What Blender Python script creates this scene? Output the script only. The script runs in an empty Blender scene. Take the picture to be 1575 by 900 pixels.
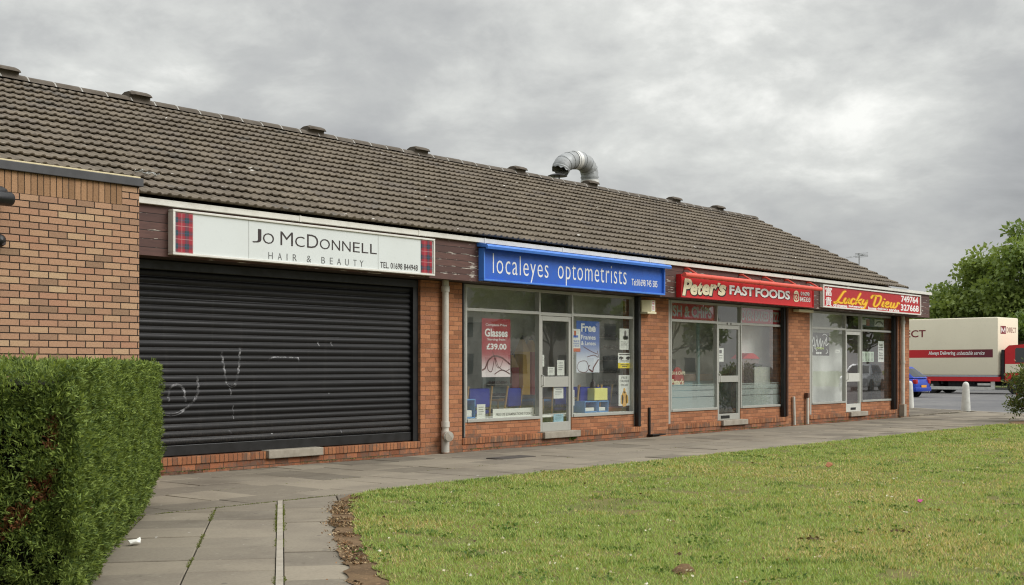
SKY_LOW, SKY_HIGH, SUN_E, EXPO, DN, SEED = .68, 2.0, 1.55, 0.72, True, 4.4
import bpy, bmesh, math, random
import numpy as np
from mathutils import Vector, Matrix
from mathutils.geometry import tessellate_polygon

random.seed(7)
RNG = np.random.default_rng(11)
SC = bpy.context.scene
COL = SC.collection
R = math.radians

# ------------------------------------------------------------------ survey of the place
FPX, TH, EYE, HOR = 1928.0, R(50.6), 1.37, 564.0
SN, CS = math.sin(TH), math.cos(TH)
def wx(px, Y):                       # where a sight line meets the upright plane y = Y
    return Y * math.tan(math.atan((px - 787) / FPX) + TH)
def wz(px, py, Y):
    d = wx(px, Y) * SN + Y * CS
    return EYE + (HOR - py) * d / FPX
def gr(px, py, z=0.0):               # where a sight line meets the ground
    d = (EYE - z) * FPX / (py - HOR); l = (px - 787) / FPX * d
    return d * SN + l * CS, d * CS - l * SN
def cam_w(l, d):                     # sideways / forward metres -> world
    return d * SN + l * CS, d * CS - l * SN

YP, YF, YG = 13.72, 13.35, 13.86     # pier face, fascia face, glass

# ------------------------------------------------------------------ colours and materials
def lin(v):
    v /= 255.0
    return v / 12.92 if v <= .04045 else ((v + .055) / 1.055) ** 2.4
def rgb(r, g, b, k=1.0):
    return (lin(r) * k, lin(g) * k, lin(b) * k, 1.0)

class NT:
    def __init__(s, name):
        s.m = bpy.data.materials.new(name); s.m.use_nodes = True
        s.t = s.m.node_tree; s.t.nodes.clear()
        s.out = s.t.nodes.new('ShaderNodeOutputMaterial')
    def n(s, typ, **kw):
        nd = s.t.nodes.new('ShaderNode' + typ)
        for k, v in kw.items(): setattr(nd, k, v)
        return nd
    def l(s, a, b): s.t.links.new(a, b)
    def put(s, sock, v):
        if isinstance(v, bpy.types.NodeSocket): s.l(v, sock)
        else: sock.default_value = v
    def math(s, op, a, b=None, c=None):
        nd = s.n('Math', operation=op)
        s.put(nd.inputs[0], a)
        if b is not None: s.put(nd.inputs[1], b)
        if c is not None: s.put(nd.inputs[2], c)
        return nd.outputs[0]
    def mix(s, f, a, b, blend='MIX'):
        nd = s.n('Mix', data_type='RGBA', blend_type=blend)
        s.put(nd.inputs[0], f); s.put(nd.inputs[6], a); s.put(nd.inputs[7], b)
        return nd.outputs[2]
    def mapr(s, v, a, b, c=0.0, d=1.0, smooth=True):
        nd = s.n('MapRange', interpolation_type='SMOOTHSTEP' if smooth else 'LINEAR')
        s.put(nd.inputs[0], v)
        for i, q in enumerate((a, b, c, d)): s.put(nd.inputs[i + 1], q)
        return nd.outputs[0]
    def noise(s, vec, scale, detail=4, rough=.55, dist=0.0):
        nd = s.n('TexNoise')
        if vec is not None: s.l(vec, nd.inputs['Vector'])
        nd.inputs['Scale'].default_value = scale; nd.inputs['Detail'].default_value = detail
        nd.inputs['Roughness'].default_value = rough; nd.inputs['Distortion'].default_value = dist
        return nd.outputs[0]
    def comb(s, x, y, z):
        nd = s.n('CombineXYZ')
        for i, q in enumerate((x, y, z)): s.put(nd.inputs[i], q)
        return nd.outputs[0]
    def sep(s, v):
        nd = s.n('SeparateXYZ'); s.l(v, nd.inputs[0]); return nd.outputs
    def ramp(s, v, stops):
        nd = s.n('ValToRGB'); e = nd.color_ramp.elements
        while len(e) < len(stops): e.new(.5)
        for i, (p, c) in enumerate(stops): e[i].position = p; e[i].color = c
        s.l(v, nd.inputs[0]); return nd.outputs[0]
    def bump(s, h, strength=.4, dist=.01):
        nd = s.n('Bump'); nd.inputs['Strength'].default_value = strength
        nd.inputs['Distance'].default_value = dist; s.l(h, nd.inputs['Height']); return nd.outputs[0]
    def bsdf(s, col, rough=.6, metal=0.0, normal=None, spec=.5, **kw):
        nd = s.n('BsdfPrincipled')
        s.put(nd.inputs['Base Color'], col); s.put(nd.inputs['Roughness'], rough)
        nd.inputs['Metallic'].default_value = metal; nd.inputs['Specular IOR Level'].default_value = spec
        if normal is not None: s.l(normal, nd.inputs['Normal'])
        for k, v in kw.items(): s.put(nd.inputs[k.replace('_', ' ')], v)
        s.l(nd.outputs[0], s.out.inputs[0]); return nd

MC = {}
def paint(name, c, rough=.55, metal=0.0, var=.14, scale=6.0, bump=.08, dirt=.25, spec=.5):
    """a painted / moulded surface: slight tone change, dirt blotches, uneven gloss"""
    if name in MC: return MC[name]
    t = NT(name); p = t.n('NewGeometry').outputs['Position']
    n1 = t.noise(p, scale, 5, .6); n2 = t.noise(p, scale * 9, 3, .6)
    col = t.mix(t.mapr(n1, .35, .75, 0, var * 1.6), c, (c[0] * .6, c[1] * .58, c[2] * .55, 1))
    col = t.mix(t.math('MULTIPLY', t.mapr(n2, .56, .78), dirt), col, (c[0] * .45 + .02, c[1] * .45 + .018, c[2] * .42 + .015, 1))
    ro = t.mapr(n1, .3, .7, rough - .07, rough + .1)
    t.bsdf(col, ro, metal, t.bump(n2, bump, .004), spec)
    MC[name] = t.m; return t.m

def brick(name, stops, mortar, bw=.225, bh=.075, jt=.010, off=.5, z0=0.0, u0=0.0, bump=.6, stain=.25, flat=False):
    t = NT(name); g = t.n('NewGeometry')
    x, y, z = t.sep(g.outputs['Position'])[:3]
    nx = t.sep(g.outputs['True Normal'])[0]
    sel = t.math('GREATER_THAN', t.math('ABSOLUTE', nx), .5)
    u = t.math('ADD', t.math('MULTIPLY', x, t.math('SUBTRACT', 1.0, sel)), t.math('MULTIPLY', y, sel))
    wob = t.math('MULTIPLY', t.math('SUBTRACT', t.noise(g.outputs['Position'], 9, 3), .5), .006)
    zz = t.math('DIVIDE', t.math('ADD', t.math('SUBTRACT', z, z0), wob), bh)
    row = t.math('FLOOR', zz)
    uu = t.math('ADD', t.math('DIVIDE', t.math('ADD', t.math('SUBTRACT', u, u0), wob), bw), t.math('MULTIPLY', t.math('FLOORED_MODULO', row, 2.0), off))
    col = t.math('FLOOR', uu)
    fu = t.math('MULTIPLY', t.math('SUBTRACT', uu, col), bw); fz = t.math('MULTIPLY', t.math('SUBTRACT', zz, row), bh)
    du = t.math('MINIMUM', fu, t.math('SUBTRACT', bw, fu)); dz = t.math('MINIMUM', fz, t.math('SUBTRACT', bh, fz))
    d = t.math('MINIMUM', du, dz)
    rag = t.math('MULTIPLY', t.math('SUBTRACT', t.noise(g.outputs['Position'], 70, 3), .5), .005)
    mask = t.mapr(t.math('ADD', d, rag), jt / 2 - .002, jt / 2 + .002)
    wn = t.n('TexWhiteNoise', noise_dimensions='3D'); t.l(t.comb(col, row, sel), wn.inputs['Vector'])
    bc = t.ramp(wn.outputs[0], stops)
    fine = t.noise(g.outputs['Position'], 55, 6, .7)
    spk = t.noise(g.outputs['Position'], 160, 2, .6)
    bc = t.mix(t.mapr(fine, .38, .72, 0, .55), bc, t.mix(1.0, bc, (.55, .5, .46, 1), 'MULTIPLY'))
    bc = t.mix(t.mapr(spk, .6, .75, 0, .35), bc, t.mix(.5, bc, (.55, .45, .33, 1)))
    mo = t.mix(t.mapr(fine, .35, .65), mortar, t.mix(1.0, mortar, (.6, .6, .6, 1), 'MULTIPLY'))
    c = t.mix(mask, mo, bc)
    big = t.noise(g.outputs['Position'], 1.3, 5, .65)
    c = t.mix(t.mapr(big, .48, .75, 0, stain), c, t.mix(1.0, c, (.5, .46, .42, 1), 'MULTIPLY'))
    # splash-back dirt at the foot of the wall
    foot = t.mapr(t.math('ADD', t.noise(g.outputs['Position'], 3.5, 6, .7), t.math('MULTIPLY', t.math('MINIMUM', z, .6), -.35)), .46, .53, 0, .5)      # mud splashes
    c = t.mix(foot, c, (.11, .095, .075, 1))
    h = t.math('ADD', t.math('MULTIPLY', mask, .8), t.math('MULTIPLY', fine, .5))
    t.bsdf(c, .88, 0, t.bump(h, bump, .008), .25)
    return t.m

def leafy(name, rough=.55, trans=.35, spec=.35):
    t = NT(name); a = t.n('Attribute', attribute_name='tone')
    b = t.n('BsdfPrincipled'); t.l(a.outputs['Color'], b.inputs['Base Color'])
    b.inputs['Roughness'].default_value = rough; b.inputs['Specular IOR Level'].default_value = spec
    tr = t.n('BsdfTranslucent'); t.l(t.mix(1.0, a.outputs['Color'], (1.25, 1.2, .6, 1), 'MULTIPLY'), tr.inputs[0])
    ms = t.n('MixShader'); ms.inputs[0].default_value = trans
    t.l(b.outputs[0], ms.inputs[1]); t.l(tr.outputs[0], ms.inputs[2]); t.l(ms.outputs[0], t.out.inputs[0])
    return t.m

def glass_mat(name, tint=(.86, .92, .89, 1), base=.07, haze=.035):
    t = NT(name); lw = t.n('LayerWeight'); lw.inputs[0].default_value = .5
    f = t.math('ADD', t.math('MULTIPLY', t.math('POWER', lw.outputs['Facing'], 4.0), 1.1), base)
    fr = t.math('SUBTRACT', 1.0, t.n('NewGeometry').outputs['Backfacing'])      # one mirror image, off the outer face
    f = t.math('MULTIPLY', t.math('MINIMUM', f, 1.0), fr)
    tr = t.n('BsdfTransparent'); tr.inputs[0].default_value = tint
    df = t.n('BsdfDiffuse'); df.inputs[0].default_value = (.5, .52, .48, 1)
    p = t.n('NewGeometry').outputs['Position']
    gl = t.n('BsdfGlossy'); gl.inputs['Roughness'].default_value = .0; gl.inputs[0].default_value = (1, 1, 1, 1)
    t.l(t.bump(t.noise(p, .9, 2), .05, .02), gl.inputs['Normal'])
    m0 = t.n('MixShader'); t.l(t.math('MULTIPLY', fr, t.mapr(t.noise(p, 2.5, 5, .7), .4, .8, haze * .5, haze * 2)), m0.inputs[0]); t.l(tr.outputs[0], m0.inputs[1]); t.l(df.outputs[0], m0.inputs[2])
    ms = t.n('MixShader'); t.l(f, ms.inputs[0]); t.l(m0.outputs[0], ms.inputs[1]); t.l(gl.outputs[0], ms.inputs[2])
    t.l(ms.outputs[0], t.out.inputs[0]); return t.m

# ------------------------------------------------------------------ mesh collecting
class MB:
    def __init__(s): s.v = []; s.f = []
    def add(s, vs, fs):
        o = len(s.v); s.v += [tuple(q) for q in vs]; s.f += [tuple(i + o for i in q) for q in fs]; return s
    def box(s, x0, x1, y0, y1, z0, z1):
        return s.add([(x0, y0, z0), (x1, y0, z0), (x1, y1, z0), (x0, y1, z0), (x0, y0, z1), (x1, y0, z1), (x1, y1, z1), (x0, y1, z1)],
                     [(0, 3, 2, 1), (4, 5, 6, 7), (0, 1, 5, 4), (1, 2, 6, 5), (2, 3, 7, 6), (3, 0, 4, 7)])
    def bbox(s, x0, x1, y0, y1, z0, z1, b=.006):
        """box with every edge chamfered"""
        bm = bmesh.new(); bmesh.ops.create_cube(bm, size=1)
        for v in bm.verts:
            v.co = Vector(((x0 + x1) / 2 + v.co.x * (x1 - x0), (y0 + y1) / 2 + v.co.y * (y1 - y0), (z0 + z1) / 2 + v.co.z * (z1 - z0)))
        bmesh.ops.bevel(bm, geom=list(bm.edges), offset=min(b, (x1 - x0) * .45, (y1 - y0) * .45, (z1 - z0) * .45), segments=2, affect='EDGES', profile=.6)
        bm.verts.index_update()
        s.add([v.co[:] for v in bm.verts], [[v.index for v in f.verts] for f in bm.faces]); bm.free(); return s
    def quad(s, a, b, c, d): return s.add([a, b, c, d], [(0, 1, 2, 3)])
    def prism(s, prof, axis, a0, a1):
        """profile polygon swept along an axis; prof in the two other axes (in x,y,z order)"""
        n = len(prof)
        def P(p, a): return {'x': (a, p[0], p[1]), 'y': (p[0], a, p[1]), 'z': (p[0], p[1], a)}[axis]
        fs = [(i, (i + 1) % n, n + (i + 1) % n, n + i) for i in range(n)]
        vs = [P(p, a0) for p in prof] + [P(p, a1) for p in prof]
        tri = tessellate_polygon([[Vector((p[0], p[1], 0)) for p in prof]])
        fs += [tuple(t) for t in tri] + [tuple(n + i for i in reversed(t)) for t in tri]
        return s.add(vs, fs)
    def tube(s, pts, r, seg=10, cap=True):
        pts = [Vector(p) for p in pts]; rs = r if isinstance(r, (list, tuple)) else [r] * len(pts)
        vs, fs = [], []; up = None
        for i, p in enumerate(pts):
            t = (pts[min(i + 1, len(pts) - 1)] - pts[max(i - 1, 0)])
            t = t.normalized() if t.length > 1e-9 else Vector((0, 0, 1))
            if up is None:
                up = t.orthogonal().normalized()
            up = (up - t * up.dot(t)).normalized(); q = t.cross(up)
            for k in range(seg):
                a = 2 * math.pi * k / seg
                vs.append(p + (up * math.cos(a) + q * math.sin(a)) * rs[i])
        for i in range(len(pts) - 1):
            for k in range(seg):
                fs.append((i * seg + k, i * seg + (k + 1) % seg, (i + 1) * seg + (k + 1) % seg, (i + 1) * seg + k))
        if cap: fs += [tuple(reversed(range(seg))), tuple((len(pts) - 1) * seg + k for k in range(seg))]
        return s.add(vs, fs)
    def lathe(s, c, prof, seg=20, axis='z'):
        """prof = [(radius, height)...] turned about an axis through c"""
        vs, fs = [], []
        for r_, h in prof:
            for k in range(seg):
                a = 2 * math.pi * k / seg; x, y = r_ * math.cos(a), r_ * math.sin(a)
                vs.append({'z': (c[0] + x, c[1] + y, c[2] + h), 'y': (c[0] + x, c[1] + h, c[2] + y), 'x': (c[0] + h, c[1] + x, c[2] + y)}[axis])
        n = len(prof)
        for i in range(n - 1):
            for k in range(seg):
                fs.append((i * seg + k, i * seg + (k + 1) % seg, (i + 1) * seg + (k + 1) % seg, (i + 1) * seg + k))
        fs += [tuple(reversed(range(seg))), tuple((n - 1) * seg + k for k in range(seg))]
        return s.add(vs, fs)
    def text(s, txt, x0, x1, z0, z1, Y, th=.003, shear=0.0, weight=0.0, spacing=1.0):
        """lettering on an upright plane facing -y, fitted to the box"""
        vs, fs = glyphs(txt, shear, weight, spacing)
        if not vs: return s
        a0 = min(v[0] for v in vs); a1 = max(v[0] for v in vs); b0 = min(v[1] for v in vs); b1 = max(v[1] for v in vs)
        kx, kz = (x1 - x0) / (a1 - a0), (z1 - z0) / (b1 - b0)
        return s.add([(x0 + (v[0] - a0) * kx, Y - v[2] * th, z0 + (v[1] - b0) * kz) for v in vs], fs)
    def ribbon(s, pts, w, fn, closed=False, sub=6):
        """a brush stroke: smoothed polyline of width w in a 2-D plane, put in the world by fn(u, v)"""
        P = [Vector((p[0], p[1])) for p in pts]; Q = []
        for i in range(len(P) - 1):
            a, b, c, d = P[max(i - 1, 0)], P[i], P[i + 1], P[min(i + 2, len(P) - 1)]
            for k in range(sub):
                t = k / sub
                Q.append(.5 * ((2 * b) + (c - a) * t + (2 * a - 5 * b + 4 * c - d) * t * t + (3 * b - a - 3 * c + d) * t ** 3))
        Q.append(P[-1]); vs, fs = [], []; N = len(Q)
        for i, q in enumerate(Q):
            t = Q[min(i + 1, N - 1)] - Q[max(i - 1, 0)]
            t = t.normalized() if t.length > 1e-9 else Vector((1, 0))
            n = Vector((-t.y, t.x)); e = w / 2 * (.62 if i in (0, N - 1) else 1.0)
            if i == 0: q = q - t * w * .3
            if i == N - 1: q = q + t * w * .3
            vs += [fn(*(q + n * e)), fn(*(q - n * e))]
        for i in range(N - 1): fs.append((2 * i, 2 * i + 1, 2 * i + 3, 2 * i + 2))
        return s.add(vs, fs)
    def build(s, name, mat, parent=None, loc=None, smooth=False, **tags):
        if parent is not None: o0 = Vector(parent.get('_o', (0, 0, 0)))
        elif loc is not None: o0 = Vector(loc)
        else:
            a = np.array(s.v); o0 = Vector(((a[:, 0].min() + a[:, 0].max()) / 2, (a[:, 1].min() + a[:, 1].max()) / 2, a[:, 2].min()))
        me = bpy.data.meshes.new(name)
        me.from_pydata([(v[0] - o0.x, v[1] - o0.y, v[2] - o0.z) for v in s.v], [], s.f)
        bm = bmesh.new(); bm.from_mesh(me); bmesh.ops.recalc_face_normals(bm, faces=bm.faces)
        if smooth:
            for f in bm.faces: f.smooth = True
            for e in bm.edges:
                if len(e.link_faces) == 2 and e.calc_face_angle(0) > R(38): e.smooth = False
        bm.to_mesh(me); bm.free(); me.update()
        if isinstance(mat, (list, tuple)):
            for m in mat: me.materials.append(m)
        elif mat is not None: me.materials.append(mat)
        o = bpy.data.objects.new(name, me); COL.objects.link(o)
        if parent is not None: o.parent = parent
        else: o.location = o0
        o['_o'] = tuple(o0)
        for k, v in tags.items(): o[k] = v
        return o

GC = {}
def glyphs(txt, shear=0.0, weight=0.0, spacing=1.0):
    key = (txt, shear, weight, spacing)
    if key in GC: return GC[key]
    cu = bpy.data.curves.new('lettering', 'FONT'); cu.body = txt; cu.shear = shear; cu.offset = weight
    cu.space_character = spacing; cu.extrude = .5; cu.resolution_u = 3
    ob = bpy.data.objects.new('lettering', cu); COL.objects.link(ob)
    dg = bpy.context.evaluated_depsgraph_get()
    me = bpy.data.meshes.new_from_object(ob.evaluated_get(dg))
    vs = [tuple(v.co) for v in me.vertices]; fs = [tuple(p.vertices) for p in me.polygons]
    bpy.data.objects.remove(ob); bpy.data.curves.remove(cu); bpy.data.meshes.remove(me)
    GC[key] = (vs, fs); return GC[key]

def thing(name, label, cat, loc, group=None):
    o = bpy.data.objects.new(name, None); COL.objects.link(o); o.location = loc; o['_o'] = tuple(loc)
    o.empty_display_size = .2
    o['label'] = label; o['category'] = cat
    if group: o['group'] = group
    return o
def tag(o, label, cat, group=None):
    o['label'] = label; o['category'] = cat
    if group: o['group'] = group
    return o
def struct(o): o['kind'] = 'structure'; return o
def copy_tree(o, parent=None):
    c = o.copy(); COL.objects.link(c); c.parent = parent
    for ch in list(o.children): copy_tree(ch, c)
    return c

def cloud_mesh(name, V, Fq, tone, mat, parent=None, origin=(0, 0, 0)):
    """numpy mesh: V (n,3), Fq (m,k) equal-sided faces, tone (n,3)"""
    me = bpy.data.meshes.new(name); n, k = len(V), Fq.shape[1]
    V = V - np.array(origin)
    me.vertices.add(n); me.vertices.foreach_set('co', V.astype(np.float32).ravel())
    me.loops.add(Fq.size); me.loops.foreach_set('vertex_index', Fq.astype(np.int32).ravel())
    me.polygons.add(len(Fq)); me.polygons.foreach_set('loop_start', np.arange(0, Fq.size, k, dtype=np.int32))
    me.update(calc_edges=True)
    at = me.attributes.new('tone', 'FLOAT_COLOR', 'POINT')
    at.data.foreach_set('color', np.hstack([tone, np.ones((n, 1))]).astype(np.float32).ravel())
    me.materials.append(mat)
    o = bpy.data.objects.new(name, me); COL.objects.link(o)
    if parent is not None: o.parent = parent
    else: o.location = origin
    o['_o'] = tuple(origin)
    return o

def leaves(P, D, L, W, fold=.25):
    """diamond leaves at P, pointing along D (unit), length L, width W -> verts, quads"""
    n = len(P); rnd = RNG.normal(size=(n, 3))
    S = np.cross(D, rnd); S /= np.linalg.norm(S, axis=1)[:, None] + 1e-9
    U = np.cross(S, D)
    L = L[:, None]; W = W[:, None]
    a = P; b = P + D * L * .45 + S * W * .5 + U * W * fold; c = P + D * L; d = P + D * L * .45 - S * W * .5 + U * W * fold
    V = np.stack([a, b, c, d], 1).reshape(-1, 3)
    F = np.arange(4 * n).reshape(n, 4)
    return V, F
def unit(a): return a / (np.linalg.norm(a, axis=1)[:, None] + 1e-9)
# ------------------------------------------------------------------ materials of the place
M = {}
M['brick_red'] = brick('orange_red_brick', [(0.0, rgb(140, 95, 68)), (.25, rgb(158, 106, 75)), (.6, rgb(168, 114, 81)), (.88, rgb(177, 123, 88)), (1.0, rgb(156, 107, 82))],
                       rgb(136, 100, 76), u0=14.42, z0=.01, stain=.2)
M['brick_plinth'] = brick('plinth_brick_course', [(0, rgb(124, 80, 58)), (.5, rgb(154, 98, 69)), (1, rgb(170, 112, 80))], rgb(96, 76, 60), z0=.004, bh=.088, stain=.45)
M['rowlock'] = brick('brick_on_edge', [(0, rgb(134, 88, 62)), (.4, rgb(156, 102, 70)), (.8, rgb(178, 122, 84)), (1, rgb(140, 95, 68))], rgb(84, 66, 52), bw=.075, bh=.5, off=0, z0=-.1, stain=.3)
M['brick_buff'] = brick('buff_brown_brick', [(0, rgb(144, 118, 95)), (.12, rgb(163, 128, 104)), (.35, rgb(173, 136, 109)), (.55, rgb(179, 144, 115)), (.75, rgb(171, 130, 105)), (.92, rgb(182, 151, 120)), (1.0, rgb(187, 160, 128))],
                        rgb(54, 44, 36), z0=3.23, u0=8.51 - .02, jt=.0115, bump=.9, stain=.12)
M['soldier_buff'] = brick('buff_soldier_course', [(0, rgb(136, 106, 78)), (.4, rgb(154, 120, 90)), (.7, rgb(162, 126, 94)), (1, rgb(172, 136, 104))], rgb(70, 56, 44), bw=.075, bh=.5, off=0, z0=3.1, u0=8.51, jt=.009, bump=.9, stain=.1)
M['alu'] = paint('grey_aluminium', rgb(178, 178, 170), .42, .35, spec=.5, dirt=.35)
M['alu_white'] = paint('off_white_aluminium', rgb(200, 200, 192), .4, .1, dirt=.4)
M['white_trim'] = paint('white_eaves_trim', rgb(214, 212, 204), .5, dirt=.5, var=.2)
M['sign_white'] = paint('pale_grey_sign_panel', rgb(208, 213, 211), .35, var=.09, dirt=.10, scale=1.5)
M['black_steel'] = paint('black_coated_steel', rgb(17, 17, 18), .42, dirt=.3, var=.2)
M['shutter'] = paint('black_shutter_slats', rgb(19, 19, 21), .52, 0, var=.5, scale=2.2, dirt=.5, bump=.12, spec=.35)
def shutter_paint():
    t = NT('dusty_black_slats'); p = t.n('NewGeometry').outputs['Position']; x, y, z = t.sep(p)[:3]
    a = t.noise(t.comb(t.math('MULTIPLY', x, .7), 0.0, t.math('MULTIPLY', z, 11.0)), 1.0, 5, .6)
    b = t.noise(t.comb(t.math('MULTIPLY', x, 9.0), 0.0, t.math('MULTIPLY', z, .5)), 1.0, 4, .6); f = t.noise(p, 60, 3)
    c = t.mix(t.mapr(a, .5, .75, 0, .4), rgb(14, 14, 16), rgb(52, 51, 50)); c = t.mix(t.mapr(b, .55, .75, 0, .35), c, rgb(48, 46, 44))
    c = t.mix(t.math('MULTIPLY', t.mapr(z, .2, .9, .5, 0.0), t.mapr(f, .4, .7)), c, rgb(74, 68, 60))
    c = t.mix(t.mapr(t.noise(p, 11, 2, .5), .76, .78), c, rgb(150, 150, 150))
    t.bsdf(c, t.mapr(a, .3, .7, .42, .62), 0, t.bump(t.noise(p, 3.0, 3), .12, .02), .35); return t.m
M['shutter'] = shutter_paint()
M['pipe'] = paint('pale_grey_pipe', rgb(198, 194, 183), .5, dirt=.6, var=.35, scale=3)
M['concrete'] = paint('cast_concrete', rgb(158, 150, 136), .9, var=.4, dirt=.5, bump=.4)
M['white_conc'] = paint('white_painted_concrete', rgb(205, 205, 198), .75, var=.3, dirt=.35, bump=.3)
M['coping'] = paint('dark_grey_coping', rgb(62, 62, 64), .55, var=.2)
M['cream'] = paint('cream_flashing', rgb(214, 200, 160), .6)
M['soffit'] = paint('brown_soffit', rgb(70, 58, 50), .7)
M['lead'] = paint('grey_mortar', rgb(160, 158, 152), .85, var=.3, dirt=.4)
M['wall_in'] = paint('off_white_plaster', rgb(236, 236, 230), .8, var=.06, dirt=.05)
M['ceil_in'] = paint('white_ceiling', rgb(228, 228, 222), .8, var=.05, dirt=.05)
M['floor_in'] = paint('grey_vinyl_floor', rgb(150, 144, 134), .45)
M['dark_in'] = paint('dark_brown_panel', rgb(66, 40, 34), .6)
M['glass'] = glass_mat('shop_glass', (.975, .988, .98, 1), .145, .06)
M['glass_car'] = glass_mat('vehicle_glass', (.25, .29, .28, 1), .09, .0)
M['blue'] = paint('bright_blue_sign', rgb(36, 92, 188), .45, var=.2, dirt=.2)
M['blue_trim'] = paint('light_blue_trim', rgb(70, 126, 216), .42, var=.2, dirt=.3)
M['red'] = paint('bright_red_sign', rgb(190, 28, 32), .45, var=.18, dirt=.16)
M['red_deep'] = paint('deep_red_sign', rgb(172, 26, 30), .45, var=.18, dirt=.16)
M['salmon'] = paint('faded_salmon_red', rgb(214, 84, 66), .5, var=.25, dirt=.25)
M['white'] = paint('white_letters', rgb(226, 226, 222), .45, var=.04, dirt=.05)
M['creamltr'] = paint('cream_letters', rgb(220, 212, 178), .5, var=.1, dirt=.12)
M['ink'] = paint('dark_brown_ink', rgb(42, 30, 30), .5, var=.04, dirt=0)
M['greyink'] = paint('grey_ink', rgb(92, 92, 92), .5, var=.04, dirt=0)
M['yellow'] = paint('golden_yellow_letters', rgb(236, 184, 30), .4, var=.1, dirt=.05)
M['ochre'] = paint('orange_ochre_edge', rgb(196, 112, 18), .4, var=.05, dirt=.05)
M['paper'] = paint('white_paper', rgb(222, 222, 214), .7, var=.04, dirt=.02)
M['cable'] = paint('grey_cable', rgb(170, 170, 165), .6)
M['galv'] = paint('galvanised_duct', rgb(156, 159, 160), .6, .25, var=.35, scale=8, dirt=.2)
M['foil'] = paint('foil_tape', rgb(212, 212, 208), .5, .2, var=.3, scale=14)
M['rust'] = paint('rusty_steel', rgb(92, 62, 46), .8, var=.5, dirt=.5)
M['wood_in'] = paint('light_beech_wood', rgb(196, 158, 104), .5)
M['chair_blue'] = paint('blue_chair_fabric', rgb(28, 44, 150), .85, dirt=.05)
M['crate_blue'] = paint('sky_blue_plastic', rgb(84, 140, 196), .5)
M['box_yellow'] = paint('pale_yellow_card', rgb(232, 226, 130), .7)
M['aqua'] = paint('pale_aqua_panel', rgb(140, 178, 180), .5)

def wood_fascia():
    t = NT('flaking_brown_boards'); g = t.n('NewGeometry'); x, y, z = t.sep(g.outputs['Position'])[:3]
    xy = t.math('ADD', x, y)
    pl = t.math('DIVIDE', t.math('SUBTRACT', z, 2.745), .106); row = t.math('FLOOR', pl)
    fz = t.math('SUBTRACT', pl, row); edge = t.math('MINIMUM', fz, t.math('SUBTRACT', 1.0, fz))
    wn = t.n('TexWhiteNoise', noise_dimensions='1D'); t.l(row, wn.inputs['W'])
    base = t.mix(wn.outputs[0], rgb(78, 52, 46), rgb(96, 66, 58))
    v = t.comb(t.math('MULTIPLY', xy, 4.0), t.math('MULTIPLY', row, 3.1), t.math('MULTIPLY', z, 34.0))
    n = t.noise(v, 1.0, 6, .62); area = t.noise(g.outputs['Position'], 2.3, 3, .5)
    base = t.mix(t.mapr(n, .35, .7, 0, .5), base, rgb(58, 38, 34))
    near = t.mapr(edge, .0, .22, .13, .0)                       # paint lets go along the board edges first
    fl = t.mapr(t.math('ADD', t.math('ADD', n, near), t.math('MULTIPLY', t.math('SUBTRACT', area, .5), .5)), .66, .69)
    c = t.mix(fl, base, t.mix(t.mapr(t.noise(g.outputs['Position'], 40), .3, .7), rgb(150, 138, 126), rgb(196, 188, 178)))
    gap = t.mapr(edge, .015, .05)
    c = t.mix(gap, (.012, .009, .008, 1), c)
    h = t.math('SUBTRACT', gap, t.math('MULTIPLY', fl, .25))
    t.bsdf(c, .7, 0, t.bump(h, .7, .008)); return t.m
M['fascia'] = wood_fascia()

def roof_tiles():
    t = NT('brown_concrete_tiles'); g = t.n('NewGeometry'); p = g.outputs['Position']; x, y, z = t.sep(p)[:3]
    s = t.math('FLOOR', t.math('DIVIDE', t.math('SUBTRACT', z, 3.478), .1373)); cx = t.math('FLOOR', t.math('DIVIDE', x, .30))
    wn = t.n('TexWhiteNoise', noise_dimensions='3D'); t.l(t.comb(cx, s, 0.0), wn.inputs['Vector'])
    c = t.ramp(wn.outputs[0], [(0, rgb(105, 96, 84)), (.4, rgb(113, 104, 91)), (.8, rgb(121, 111, 97)), (1, rgb(110, 102, 93))])
    n = t.noise(p, 1.1, 6, .65); f = t.noise(p, 45, 5, .7)
    c = t.mix(t.mapr(n, .42, .72, 0, .4), c, rgb(94, 87, 80))
    c = t.mix(t.mapr(f, .4, .75, 0, .5), c, t.mix(1.0, c, (.55, .53, .5, 1), 'MULTIPLY'))
    c = t.mix(t.mapr(t.noise(p, 1.7, 5, .6), .60, .66, 0, .4), c, rgb(90, 89, 87))      # grey weathered patches
    sp = t.noise(t.comb(x, t.math('MULTIPLY', y, 1.3), z), 5.2, 2, .5)
    c = t.mix(t.mapr(sp, .745, .765), c, rgb(196, 192, 184))     # bird droppings
    mo = t.noise(p, 3.7, 4, .6)
    c = t.mix(t.mapr(mo, .62, .74, 0, .6), c, rgb(62, 56, 48))   # moss and soot
    li = t.noise(p, 7.5, 4, .65); c = t.mix(t.mapr(li, .63, .70, 0, .5), c, rgb(146, 140, 126))
    t.bsdf(c, .92, 0, t.bump(f, .4, .006), .2); return t.m
M['tile'] = roof_tiles()
M['ridge'] = paint('dark_ridge_tile', rgb(88, 80, 70), .92, var=.4, dirt=.5, bump=.3)

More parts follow.
